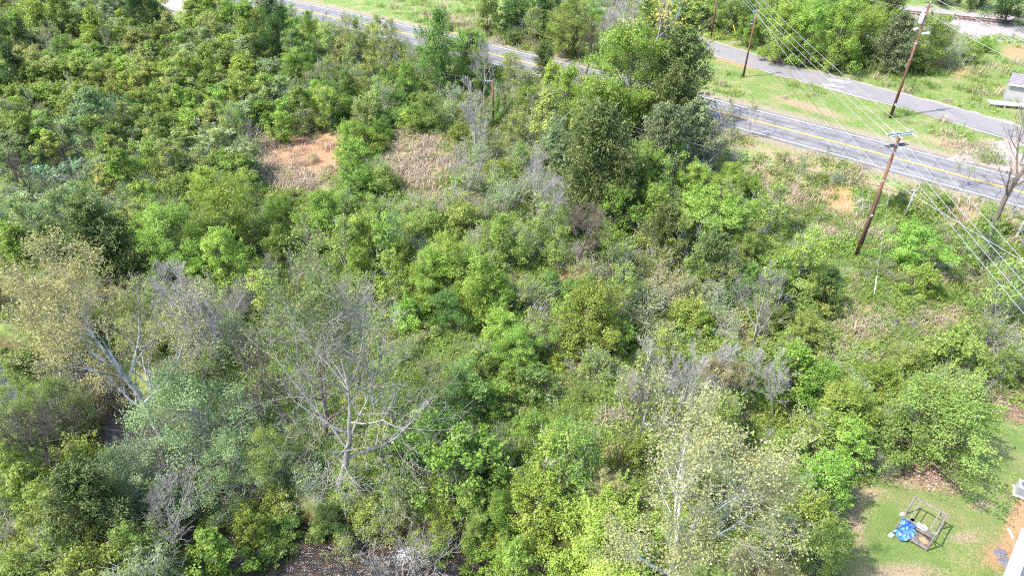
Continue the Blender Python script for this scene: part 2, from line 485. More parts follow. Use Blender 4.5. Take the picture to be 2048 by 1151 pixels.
# the old side road beyond the grass strip
SIDE = [(1060, -22), (1167, 16), (1290, 52), (1407, 90), (1536, 131), (1719, 179), (1869, 219), (2019, 262), (2200, 318)]
sw = np.array([PZ(a, b, .02) for a, b in SIDE])
tt = np.linspace(0, len(sw) - 1, 120)
sx = np.interp(tt, range(len(sw)), sw[:, 0]); sy = np.interp(tt, range(len(sw)), sw[:, 1])
ker = np.ones(9) / 9
sx = np.convolve(np.pad(sx, 4, 'edge'), ker, 'valid'); sy = np.convolve(np.pad(sy, 4, 'edge'), ker, 'valid')
SIDE_W = np.stack([sx, sy], -1)
M_side = asphalt('worn_asphalt', (.105, .10, .102), (.20, .19, .19), (.19, .175, .165), .5)
def ragged_strip(name, half, z, mat, amp, seed):
    r = np.random.default_rng(seed)
    n = 360
    q = np.linspace(0, 1, len(sx)); Q_ = np.linspace(0, 1, n)
    cx, cy = np.interp(Q_, q, sx), np.interp(Q_, q, sy)
    tx, ty = np.gradient(cx), np.gradient(cy); L = np.hypot(tx, ty); nx_, ny_ = -ty / L, tx / L
    wob = lambda: np.convolve(r.normal(0, amp, n + 6), np.ones(7) / 4, 'valid')
    a, b = -half + wob(), half + wob()
    V, m = [], 6
    for j in range(m):
        o = a + (b - a) * j / (m - 1)
        X, Y = cx + nx_ * o, cy + ny_ * o
        V.append(np.stack([X, Y, ground(X, Y) + z], -1))
    V = np.concatenate(V)
    Q = [(j * n + i, j * n + i + 1, (j + 1) * n + i + 1, (j + 1) * n + i) for j in range(m - 1) for i in range(n - 1)]
    return link(name, mesh_np(name, V, Q, None, [mat], smooth=True))
tag(ragged_strip('gravel_shoulder', 3.0, .045, asphalt('pale_gravel', (.15, .135, .12), (.29, .26, .24), (.24, .18, .13), .6), .22, 3),
    'pale gravel shoulder along the old side road', None, None, 'structure')
side = ragged_strip('side_road', 2.4, .075, M_side, .10, 4)
tag(side, 'narrow worn grey side road with crumbling edges behind the grass strip', None, None, 'structure')
# white spill stains on the side road
def decal(px, py, rx, ry, z, name, mat, parent, seed):
    r = np.random.default_rng(seed)
    x, y, g = P(px, py)
    a = np.linspace(0, 2 * np.pi, 18, endpoint=False)
    k = 1 + r.normal(0, .22, 18)
    sl = -.45
    X = x + rx * k * np.cos(a); Y = y + ry * k * np.sin(a) + sl * rx * np.cos(a)
    V = np.vstack([np.stack([X, Y, ground(X, Y) + z], -1), [[x, y, float(ground(x, y)) + z]]])
    return link(name, mesh_np(name, V, None, [(i, (i + 1) % 18, 18) for i in range(18)], [mat]), parent)
M_spill = paint('white_spill', (.72, .70, .68))
decal(1677, 163, 1.4, .55, .082, 'white_stain', M_spill, side, 1)
decal(1666, 173, 1.3, .30, .082, 'white_stain', M_spill, side, 2)
# bell-mouth where the side road meets the road
cx_ = [(1890, 318), (1935, 300), (1985, 285), (2030, 275), (2130, 300), (2130, 372), (2048, 352), (1960, 330)]
V = np.array([(*PZ(a, b, 0)[:2], .012) for a, b in cx_]); c0 = V.mean(0)
V = np.vstack([V, c0])
tag(link('gravel_apron', mesh_np('gravel_apron', V, None, [(i, (i + 1) % 8, 8) for i in range(8)], [bpy.data.materials['pale_gravel']])),
    'worn gravel apron joining the side road to the main road', None, None, 'structure')

# ------------------------------------------------------------------ railway
M_rust = bark_mat('rusty_rail', (.09, .045, .03), (.17, .09, .06), 8, 1)
M_tie = bark_mat('tarred_sleeper', (.05, .04, .035), (.13, .105, .09), 6, .2)
tt = np.linspace(0, 1, 40)
r0, r1 = RAIL[0], RAIL[-1]
track = empty('railway_track', (*((r0 + r1) / 2), float(ground(*((r0 + r1) / 2)))))
tag(track, 'rusty railway track on grey ballast in the top right corner', 'railway')
rdv = (RAIL[2] - RAIL[1]) / np.linalg.norm(RAIL[2] - RAIL[1]); rnv = np.array((-rdv[1], rdv[0]))
q = np.linspace(-42, 38, 60)
mid = RAIL[1] + (RAIL[2] - RAIL[1]) * .6
o0 = np.array(track.location)
for off in (-.76, .76):
    b = MB()
    L0 = mid + rdv * -42 + rnv * off; L1 = mid + rdv * 38 + rnv * off
    zr = .98
    for dz, w, h in ((-.06, .15, .02), (0, .03, .12), (.075, .08, .04)):
        b.box((*((L0 + L1) / 2 - o0[:2]), zr + dz - o0[2]), (80, w, h), ((*rdv, 0), (*rnv, 0), (0, 0, 1)))
    b.build('rail', M_rust, track)
b = MB(); b.box((0, 0, 0), (.24, 2.6, .16), ((*rdv, 0), (*rnv, 0), (0, 0, 1)), .02)
first = b.build('sleeper', M_tie, track)
for i in range(100):
    s = first if i == 0 else first.copy()
    if i: COL.objects.link(s); s.parent = track
    c = mid + rdv * (-40 + i * .75)
    s.location = (c[0] - o0[0], c[1] - o0[1], .845 - o0[2])

# ------------------------------------------------------------------ creek
def water_mat():
    t = NT('creek_water')
    p = t.pos()
    n = t.noise(1.6, 5, p, .65, .8); n2 = t.noise(7, 4, p, .7, .5)
    c = t.ramp(n, [(.38, (.006, .005, .005)), (.54, (.022, .014, .008)), (.72, (.085, .048, .024))])
    fx, fy, _ = PZ(812, 1105, WATER)
    vd = t.n('ShaderNodeVectorMath', operation='DISTANCE'); t.l(p, vd.inputs[0]); vd.inputs[1].default_value = (fx, fy, WATER)
    near = t.rng(vd.outputs['Value'], .3, 2.1, 1, 0)
    n4 = t.noise(14, 3, p, .7)
    fo = t.rng(t.math('ADD', t.math('ADD', t.math('MULTIPLY', n2, .6), t.math('MULTIPLY', n4, .5)), t.math('MULTIPLY', near, .30)),
        .84, .90)
    c = t.mix(fo, c, (.55, .58, .62))
    return t.out(c, .10, .8, normal=t.bump(t.math('ADD', t.math('MULTIPLY', n2, .35), n), .6, .22))
cl = CREEK
tt = np.linspace(0, len(cl) - 1, 140)
cxs, cys = np.interp(tt, range(len(cl)), cl[:, 0]), np.interp(tt, range(len(cl)), cl[:, 1])
cxs = np.convolve(np.pad(cxs, 4, 'edge'), ker, 'valid'); cys = np.convolve(np.pad(cys, 4, 'edge'), ker, 'valid')
cr = strip(cxs, cys, [-3.4, -1.7, 0, 1.7, 3.4], WATER, 'creek_water', water_mat())
tag(cr, 'shallow brown creek with glinting riffles under the trees', None, None, 'structure')
# ------------------------------------------------------------------ plant generators (all shapes in metres, base at the origin)
def unit(v): return v / (np.linalg.norm(v, axis=-1, keepdims=True) + 1e-9)

def leaves(rng, pos, nrm, size, tint, wid=.55, up=0.0):
    """folded diamond leaves, two triangles each"""
    n = len(pos)
    nrm = unit(nrm)
    a = unit(np.cross(nrm, rng.normal(0, 1, (n, 3))))
    a = unit(a + up * np.array((0, 0, 1.0)))
    b = unit(np.cross(nrm, a))
    s = (size * rng.uniform(.5, 1.6, n))[:, None]
    base = pos - a * s * .5; tip = pos + a * s * .5
    fold = nrm * s * .12
    L = pos + b * s * wid * .5 + fold; R = pos - b * s * wid * .5 + fold
    V = np.stack([base, R, tip, L], 1).reshape(-1, 3)
    k = np.arange(n)[:, None] * 4
    T = np.concatenate([k + np.array((0, 1, 2)), k + np.array((0, 2, 3))])
    return V, T, np.repeat(np.clip(tint, 0, 1), 4)

def curve_paths(rng, A, B, n=5, sag=.25, wob=.04):
    """gently bowed branches from A (B,3) to B (B,3)"""
    t = np.linspace(0, 1, n)[None, :, None]
    L = np.linalg.norm(B - A, axis=1)[:, None, None]
    mid = A + (B - A) * np.array((.62, .62, .30)) + rng.normal(0, .10, A.shape) * L[:, 0]
    p = (1 - t) ** 2 * A[:, None] + 2 * t * (1 - t) * mid[:, None] + t ** 2 * B[:, None]
    w = rng.normal(0, wob, p.shape) * L; w[:, 0] = 0
    return p + w

def env_points(rng, n, H, R, z0, shape, lumps=4):
    """clump centres inside an uneven crown envelope"""
    out = []
    ph = rng.uniform(0, 6.28, (lumps,)); am = rng.uniform(.10, .32, lumps)
    while len(out) < n:
        t = rng.uniform(0, 1); a = rng.uniform(0, 6.28)
        if shape == 'dome': w = math.sin(math.pi * min(1, t * .86 + .12)) ** .55
        elif shape == 'cone': w = (1 - t) ** .75 * min(1, t * 7 + .35)
        elif shape == 'vase': w = .35 + .65 * math.sin(math.pi * min(1, t * .72 + .06))
        elif shape == 'column': w = math.sin(math.pi * min(1, t * .82 + .16)) ** .35
        else: w = max(0.0, 1 - t ** 2.2) ** .5       # mound
        w *= 1 + sum(am[i] * math.sin((i + 2) * a + ph[i] + 3 * t) for i in range(lumps))
        r = rng.uniform(0, 1) ** .42 * w * R
        if rng.uniform() < .16 * (1 - r / (R + 1e-6)): continue
        out.append((r * math.cos(a), r * math.sin(a), z0 + t * (H - z0)))
    return np.array(out)

def leafy(seed, H, R, z0, nclump, per, lsize, crad, shape='dome', trunk=.09, stems=1, k=5, bare=0, flat=.75, gaps=.25, wid=.6, shoots=40):
    """broadleaf tree or shrub: forked stems reaching clumps of leaves; returns (wood V,Q), (leaf V,T,tint)"""
    rng = np.random.default_rng(seed)
    C = env_points(rng, nclump, H, R, z0, shape)
    WV, WQ, off = [], [], 0
    def addw(P3, Rr, kk):
        nonlocal off
        v, q = tubes(P3, Rr, kk); WV.append(v); WQ.append(q + off); off += len(v)
    st = []
    for s in range(stems):
        a = rng.uniform(0, 6.28); sp = 0 if stems == 1 else R * .45
        top = np.array((math.cos(a) * sp + rng.normal(0, .06 * R), math.sin(a) * sp + rng.normal(0, .06 * R), H * rng.uniform(.78, .95)))
        b0 = np.array((math.cos(a) * sp * .18, math.sin(a) * sp * .18, -.35))
        p = curve_paths(rng, b0[None], top[None], 9, wob=.012)
        st.append(p[0]); addw(p, np.linspace(trunk, trunk * .15, 9)[None], 7)
    st = np.array(st)
    # each clump hangs on a limb leaving the nearest stem lower down
    A, Rr = [], []
    for c in C:
        s = st[rng.integers(len(st))] if rng.uniform() < .3 else st[np.argmin(np.linalg.norm(st[:, :, :2] - c[:2], axis=2).min(1))]
        want = max(0.04 * H, c[2] - (.22 + .55 * np.hypot(*c[:2]) / (R + .01)) * np.hypot(*c[:2]) - .1 * H)
        j = np.interp(want, s[:, 2], np.arange(len(s)))
        i = int(min(j, len(s) - 2)); A.append(s[i] + (s[i + 1] - s[i]) * (j - i)); Rr.append(trunk * (1 - .8 * j / 8) * .5)
    A = np.array(A); Rr = np.clip(np.array(Rr), .012, None)
    P3 = curve_paths(rng, A, C, 5)
    addw(P3, Rr[:, None] * np.array((1, .75, .5, .33, .16))[None], 4)
    if bare:                                       # fine leafless twigs sticking out of the crown
        i = rng.integers(0, len(C), bare)
        d = unit(C[i] - np.array((0, 0, H * .25)) + rng.normal(0, .6 * R, (bare, 3)))
        L = rng.uniform(.25, .6, bare)[:, None] * R * .8
        e = C[i] + rng.normal(0, crad * .5, (bare, 3))
        addw(np.stack([e - d * L * .3, e + d * L * .3 + rng.normal(0, .06, (bare, 3)) * L, e + d * L], 1), np.tile(np.array((.017, .013, .007)), (bare, 1)), 3)
    keep = rng.uniform(0, 1, nclump) > gaps * .35
    Cl = C[keep]; m = len(Cl)
    cr = crad * rng.uniform(.6, 1.35, m)
    cnt = np.maximum(6, (per * (cr / crad) ** 1.6 * rng.uniform(.6, 1.3, m)).astype(int))
    ci = np.repeat(np.arange(m), cnt); n = len(ci)
    u = unit(rng.normal(0, 1, (n, 3)))
    rr = rng.uniform(0, 1, n) ** .45
    pos = Cl[ci] + u * (rr * cr[ci])[:, None] * np.array((1, 1, flat))
    out = unit(Cl - np.array((0, 0, z0 + .35 * (H - z0))))[ci]
    nrm = u * .55 + out * .35 + np.array((0, 0, .55)) + rng.normal(0, .55, (n, 3))
    ct = rng.normal(.5, .20, m)
    tint = ct[ci] + rng.normal(0, .17, n)
    if shoots:
        i = rng.integers(0, m, shoots); ctr = np.array((0, 0, z0 + .3 * (H - z0)))
        d = unit(unit(Cl[i] - ctr) + np.array((0, 0, .45)) + rng.normal(0, .45, (shoots, 3)))
        L = rng.uniform(.35, .95, shoots)[:, None] * R * .55
        e = Cl[i] + rng.normal(0, crad * .35, (shoots, 3))
        q = np.stack([e, e + d * L * .5 + rng.normal(0, .07, (shoots, 3)) * L, e + d * L + np.array((0, 0, -.12)) * L], 1)
        addw(q, np.tile(np.array((.016, .011, .004)), (shoots, 1)), 3)
        ns = max(10, int(per * .30)); si = np.repeat(np.arange(shoots), ns)
        t_ = rng.uniform(.1, 1.05, shoots * ns)[:, None]
        sp_ = q[si, 0] * (1 - t_) ** 2 + 2 * q[si, 1] * t_ * (1 - t_) + q[si, 2] * t_ ** 2 + rng.normal(0, 1, (shoots * ns, 3)) * (crad * .20) * (1.25 - t_)
        pos = np.concatenate([pos, sp_]); nrm = np.concatenate([nrm, np.array((0, 0, .7)) + rng.normal(0, .6, sp_.shape)])
        tint = np.concatenate([tint, rng.normal(.6, .16, shoots)[si] + rng.normal(0, .15, len(si))])
    pos[:, 2] = np.maximum(pos[:, 2], .03)
    LV = leaves(rng, pos, nrm, lsize, tint, wid)
    return (np.concatenate(WV), np.concatenate(WQ)), LV

def conifer(seed, H, R, n=170, lsize=.34, per=46):
    """cedar: dense ragged cone of upswept feathery sprays"""
    rng = np.random.default_rng(seed)
    WV, WQ = tubes(np.array([[(0, 0, -.3), (.05, 0, H * .35), (0, .06, H * .7), (0, 0, H * .98)]]), np.array([[.16, .12, .07, .015]]), 7)
    t = rng.uniform(0, 1, n) ** .8
    a = rng.uniform(0, 6.28, n)
    lob = 1 + .22 * np.sin(3 * a + seed) + .16 * np.sin(5 * a + 7 * t)
    r = R * ((1 - t) ** .5 * np.minimum(1, t * 4 + .55) + .03) * lob * rng.uniform(.62, 1.12, n)
    base = np.stack([0 * t, 0 * t, .05 * H + t * H * .88], -1)
    tip = base + np.stack([r * np.cos(a), r * np.sin(a), r * rng.uniform(.05, .65, n)], -1)
    P3 = curve_paths(rng, base, tip, 4, wob=.02)
    bv, bq = tubes(P3, np.tile(np.array((.03, .022, .014, .005)), (n, 1)), 3)
    WQ = np.concatenate([WQ, bq + len(WV)]); WV = np.concatenate([WV, bv])
    ci = np.repeat(np.arange(n), per); m = len(ci)
    s = rng.uniform(.25, 1.05, m)
    j = np.clip(s * 3, 0, 2.999); i = j.astype(int); f = (j - i)[:, None]
    pos = P3[ci, i] * (1 - f) + P3[ci, i + 1] * f
    pos += rng.normal(0, 1, (m, 3)) * (.05 + .10 * r[ci] * (1.15 - .6 * s))[:, None] * np.array((1, 1, .8))
    d = unit(tip - base)[ci]
    nrm = np.cross(d, rng.normal(0, 1, (m, 3))) + np.array((0, 0, .35))
    V, T, tn = leaves(rng, pos, nrm, lsize, rng.normal(.5, .17, n)[ci] + rng.normal(0, .16, m), .30, .55)
    return (WV, WQ), (V, T, tn)

def grow(seed, H, trunk_r, nlimb, lev, spread=.9, clear=.25, wob=.10, lean=(0, 0), upcurve=.18, droop=0.0, multi=1, ratio=.55, tw=.006):
    """leafless branching tree; returns list of (points (B,n,3), radii (B,n), limb id (B), sides) per level"""
    rng = np.random.default_rng(seed)
    out = []
    def shoots(p0, d0, L, r0, n, trop, rend):
        B = len(p0); pts = np.empty((B, n + 1, 3)); pts[:, 0] = p0; d = d0.copy()
        for i in range(n):
            d = unit(d + rng.normal(0, wob, (B, 3)) + np.array((0, 0, trop)))
            pts[:, i + 1] = pts[:, i] + d * (L / n)[:, None]
        rad = r0[:, None] * np.linspace(1, rend, n + 1)[None] ** 1.1
        return pts, np.maximum(rad, tw * .6)
    d0 = unit(np.array([(lean[0] + (rng.normal(0, .22) if multi > 1 else 0), lean[1] + (rng.normal(0, .22) if multi > 1 else 0), 1.0) for _ in range(multi)]))
    p0 = np.array([(rng.normal(0, .12) * (multi > 1), rng.normal(0, .12) * (multi > 1), -.4) for _ in range(multi)])
    tp, tr = shoots(p0, d0, np.full(multi, H * .92) * rng.uniform(.8, 1.05, multi), np.full(multi, trunk_r), 10, .05, .16)
    out.append((tp, tr, np.full(multi, -1), 8))
    par_p, par_r, par_id = tp, tr, None
    for li, cnt in enumerate((nlimb,) + tuple(lev)):
        B, n1, _ = par_p.shape
        N = B * cnt
        pi = np.repeat(np.arange(B), cnt)
        lo = clear if li == 0 else .22
        t = np.tile((np.arange(cnt) + .5) / cnt, B) * (1 - lo) + lo + rng.normal(0, .05, N)
        t = np.clip(t, lo * .8, .985)
        j = t * (n1 - 1); i = np.minimum(j.astype(int), n1 - 2); f = (j - i)[:, None]
        p = par_p[pi, i] * (1 - f) + par_p[pi, i + 1] * f
        r = par_r[pi, i] * (1 - f[:, 0]) + par_r[pi, i + 1] * f[:, 0]
        dirp = unit(par_p[pi, i + 1] - par_p[pi, i])
        az = np.tile(np.arange(cnt) * 2.399, B) + rng.uniform(0, 6.28, B)[pi] + rng.normal(0, .4, N)
        ref = np.where(np.abs(dirp[:, 2:]) > .85, np.array((1., 0, 0)), np.array((0, 0, 1.)))
        e1 = unit(np.cross(dirp, ref)); e2 = np.cross(dirp, e1)
        ang = (spread * (1.15 - .55 * t) if li == 0 else rng.uniform(.45, .95, N) * spread)
        d = dirp * np.cos(ang)[:, None] + (e1 * np.cos(az)[:, None] + e2 * np.sin(az)[:, None]) * np.sin(ang)[:, None]
        plen = np.linalg.norm(np.diff(par_p, axis=1), axis=2).sum(1)
        L = plen[pi] * ratio * (1.12 - .62 * t) * rng.uniform(.55, 1.2, N)
        nseg = 6 if li == 0 else 4 if li == 1 else 3
        pts, rad = shoots(p, unit(d), L, np.clip(r * .62, tw, None), nseg, upcurve if li == 0 else upcurve * .5 - droop, .22)
        ids = np.arange(N) if li == 0 else par_id[pi]
        out.append((pts, rad, ids, (6, 4, 3, 3)[min(li, 3)]))
        par_p, par_r, par_id = pts, rad, ids
    return out

def wood_of(levels, limb=None):
    """joins the branches of one limb (or of the trunk, limb=-1; or all) into one mesh"""
    WV, WQ, RD, off = [], [], [], 0
    for P3, R, ids, k in levels:
        if limb is not None:
            s = ids == limb
            if not s.any(): continue
            P3, R = P3[s], R[s]
        v, q = tubes(P3, R, k); WV.append(v); WQ.append(q + off); RD.append(np.repeat(R.ravel(), k)); off += len(v)
    return np.concatenate(WV), np.concatenate(WQ), dict(rad=np.concatenate(RD))

def twig_leaves(seed, levels, per, lsize, spread, wid=.7, frac=1.0, rmin=0.0):
    rng = np.random.default_rng(seed + 99)
    P3 = levels[-1][0]
    if rmin: P3 = P3[(np.hypot(P3[:, 0, 0], P3[:, 0, 1]) > rmin) | (P3[:, 0, 2] > .86 * P3[:, :, 2].max())]
    if frac < 1: P3 = P3[rng.uniform(0, 1, len(P3)) < frac]
    B = len(P3); ci = np.repeat(np.arange(B), per); n = len(ci)
    s = rng.uniform(.35, 1.05, n) * (P3.shape[1] - 1); i = np.minimum(s.astype(int), P3.shape[1] - 2); f = (s - i)[:, None]
    pos = P3[ci, i] * (1 - f) + P3[ci, i + 1] * f + rng.normal(0, spread, (n, 3))
    nrm = np.array((0, 0, .7)) + rng.normal(0, .6, (n, 3))
    tint = rng.normal(.5, .18, B)[ci] + rng.normal(0, .17, n)
    return leaves(rng, pos, nrm, lsize, tint, wid)

# ------------------------------------------------------------------ foliage and bark colours
LEAF = {
    'bright': leaf_mat('bright_leaves', (.085, .155, .013), (.215, .350, .038), (.36, .485, .088)),
    'green': leaf_mat('green_leaves', (.085, .135, .018), (.222, .310, .050), (.365, .450, .110)),
    'cool': leaf_mat('cool_green_leaves', (.060, .138, .024), (.155, .305, .058), (.285, .430, .115)),
    'dark': leaf_mat('dark_green_leaves', (.020, .055, .014), (.050, .108, .026), (.125, .200, .058)),
    'yellow': leaf_mat('yellow_green_leaves', (.095, .160, .014), (.215, .325, .034), (.345, .435, .080)),
    'pale': leaf_mat('pale_silver_leaves', (.110, .165, .060), (.235, .325, .120), (.38, .45, .22)),
    'olive': leaf_mat('olive_leaves', (.125, .150, .028), (.265, .310, .068), (.40, .435, .14)),
    'tan': leaf_mat('tan_young_leaves', (.24, .215, .085), (.385, .36, .145), (.50, .475, .235), hue=.012),
    'khaki': leaf_mat('khaki_young_leaves', (.19, .185, .072), (.305, .305, .122), (.40, .405, .195), hue=.012),
    'gold': leaf_mat('gold_spring_leaves', (.26, .23, .02), (.44, .40, .06), (.58, .54, .13), hue=.01),
    'cedar': leaf_mat('cedar_needles', (.048, .078, .018), (.118, .160, .040), (.22, .255, .085), trans=.12, hue=.012),
    'greycedar': leaf_mat('grey_green_needles', (.065, .095, .038), (.155, .195, .085), (.27, .31, .15), trans=.12, hue=.012),
    'blue': leaf_mat('blue_green_leaves', (.055, .145, .070), (.140, .275, .140), (.26, .38, .23)),
    'straw': leaf_mat('dead_straw', (.17, .12, .075), (.34, .26, .18), (.50, .415, .31), trans=.15, hue=.012),
    'grass': leaf_mat('long_grass', (.090, .160, .028), (.210, .315, .075), (.360, .450, .150), hue=.015),
    'white': leaf_mat('white_blossom', (.35, .38, .30), (.55, .58, .50), (.72, .74, .68)),
}
def white_bark():
    t = NT('white_mottled_bark')
    n = t.noise(3.0, 5, t.coords('Object', (1, 1, .4)), .65)
    c = t.mix(t.rng(t.noise(1.3, 3, t.coords()), .52, .58), t.ramp(n, [(.35, (.30, .29, .275)), (.65, (.47, .465, .45))]), (.19, .17, .145))
    c = t.mix(t.rng(t.attr('rad'), .012, .03), (.21, .19, .165), c)      # twigs keep their brown-grey bark
    return t.out(c, .85, .2)
BARK = {
    'grey': bark_mat('grey_bark', (.19, .18, .165), (.38, .36, .335)),
    'brown': bark_mat('brown_bark', (.075, .058, .044), (.19, .155, .125)),
    'dark': bark_mat('dark_bark', (.042, .034, .028), (.12, .10, .085)),
    'white': white_bark(),
    'dead': bark_mat('bleached_dead_wood', (.12, .11, .098), (.27, .25, .228)),
}

# ------------------------------------------------------------------ mesh variants shared by all copies
FORMS = {}

def put(form, woodm, leafm):
    V, Q = woodm
    w = mesh_np('trunk', V, Q, None, [BARK['brown']], smooth=True)
    l = None
    zc, R = V[:, 2].max() * .6, np.hypot(V[:, 0], V[:, 1]).max()
    H = V[:, 2].max()
    if leafm is not None:
        LV, LT, tn = leafm
        l = mesh_np('crown', LV, None, LT, [LEAF['green']], attrs=dict(tint=tn))
        zc = (np.percentile(LV[:, 2], 97) + np.percentile(LV[:, 2], 10)) / 2
        R = np.percentile(np.hypot(LV[:, 0], LV[:, 1]), 92); H = LV[:, 2].max()
    FORMS.setdefault(form, []).append(dict(wood=w, leaf=l, limbs=None, R=R, H=H, zc=zc))

for s in range(6): put('tree', *leafy(10 + s, 7.6 + .5 * (s % 3), 2.7, 1.0, 100, 165, .155, .76, ('dome', 'mound', 'column')[s % 3], .12, bare=110, gaps=.7, shoots=70))
for s in range(6): put('far', *leafy(30 + s, 5.8 + .6 * (s % 3), 2.3, .3, 84, 80, .215, .60, ('dome', 'column', 'mound')[s % 3], .10, gaps=.6, bare=90))
for s in range(6): put('shrub', *leafy(50 + s, 2.7, 1.75, .1, 60, 120, .118, .50, ('mound', 'dome')[s % 2], .05, stems=4, bare=60, shoots=50))
for s in range(6): put('scrub', *leafy(70 + s, 3.1, 1.7, .15, 66, 44, .115, .50, ('mound', 'vase')[s % 2], .05, stems=5, bare=170, gaps=.8))
for s in range(5): put('sapling', *leafy(90 + s, 5.6, 1.25, .5, 50, 62, .14, .46, 'column', .06, bare=140, gaps=.6))
for s in range(3): put('big', *leafy(110 + s, 10.0, 4.1, 1.0, 200, 215, .135, .86, 'dome', .2, bare=260, shoots=110, gaps=.5))
for s in range(2): put('airy', *leafy(120 + s, 12.0, 4.4, 1.2, 240, 135, .125, .90, 'dome', .22, bare=160, gaps=.7))
for s in range(4): put('cedar', *conifer(130 + s, 6.3 + .5 * (s % 3), 2.1 + .25 * (s % 2), 230, .19, 95))
def put_tree(form, levels, leafm=None, limbs=False):
    V, Q, at_ = wood_of(levels)
    if limbs:
        FORMS.setdefault(form, []).append(None)
        tv, tq, ta = wood_of(levels, -1)
        w = mesh_np('trunk', tv, tq, None, [BARK['grey']], smooth=True, attrs=ta)
        lm = [(lambda v_, q_, a_: mesh_np('limb', v_, q_, None, [BARK['grey']], smooth=True, attrs=a_))(*wood_of(levels, i)) for i in range(int(levels[1][2].max()) + 1)]
    else:
        w = mesh_np('trunk', V, Q, None, [BARK['grey']], smooth=True); lm = None
        FORMS.setdefault(form, []).append(None)
    l = None
    zc = V[:, 2].max() * .6; R = np.percentile(np.hypot(V[:, 0], V[:, 1]), 90); H = V[:, 2].max()
    if leafm is not None:
        l = mesh_np('crown', leafm[0], None, leafm[1], [LEAF['tan']], attrs=dict(tint=leafm[2]))
        zc = (np.percentile(leafm[0][:, 2], 97) + np.percentile(leafm[0][:, 2], 10)) / 2
        R = np.percentile(np.hypot(leafm[0][:, 0], leafm[0][:, 1]), 92)
    FORMS[form][-1] = dict(wood=w, leaf=l, limbs=lm, R=R, H=H, zc=zc)
for s in range(5): put_tree('bare', grow(150 + s, 9.0, .14, 11, (9, 8, 5), .80, .28, .09, (rng0.normal(0, .05), rng0.normal(0, .05)), tw=.0095), None, True)
for s in range(4): put_tree('bareshrub', grow(170 + s, 3.0, .035, 5, (5, 6), .8, .12, .12, multi=7, tw=.0085))
for s in range(3):
    lv = grow(180 + s, 14.0, .27, 11, (9, 7, 3), .85, .30, .10, (.02 * (s - 1), .01), .12, ratio=.62, tw=.010)
    put_tree('sycamore', lv, twig_leaves(s, lv, (13, 11, 13)[s], (.12, .085, .12)[s], .17, frac=.95, rmin=(.6, 2.1, .6)[s]), True)
for s in range(2):
    lv = grow(190 + s, 13.0, .20, 13, (10, 8, 4), .80, .16, .09, (.02, .02), .16, ratio=.62, tw=.0105)
    put_tree('sparse', lv, twig_leaves(s + 7, lv, 5, .095, .15, frac=.5), True)
put_tree('spread', grow(241, 11.0, .24, 10, (7, 7, 3), 1.28, .26, .13, (.02, 0), .10, ratio=.74, tw=.0105), None, True)
for s in range(1): put_tree('bigbare', grow(230, 13.0, .34, 9, (7, 7, 3), .8, .42, .045, (.0, .0), tw=.014), None, True)
for s in range(3):
    lv = grow(200 + s, 5.5, .05, 8, (6, 5), .55, .25, .08, upcurve=.25, tw=.010)
    put_tree('thin', lv, twig_leaves(s + 3, lv, 2, .13, .10, frac=.4))
for s in range(2):
    lv = grow(210 + s, 9.0, .13, 9, (7, 6, 2), .75, .22, .09, tw=.009)
    put_tree('goldtree', lv, twig_leaves(s + 17, lv, 4, .12, .15, frac=.3), True)
NTRI = sum(len(m.polygons) for f in FORMS.values() for v in f for m in ([v['wood'], v['leaf']] + (v['limbs'] or [])) if m)
print('plant faces', NTRI)
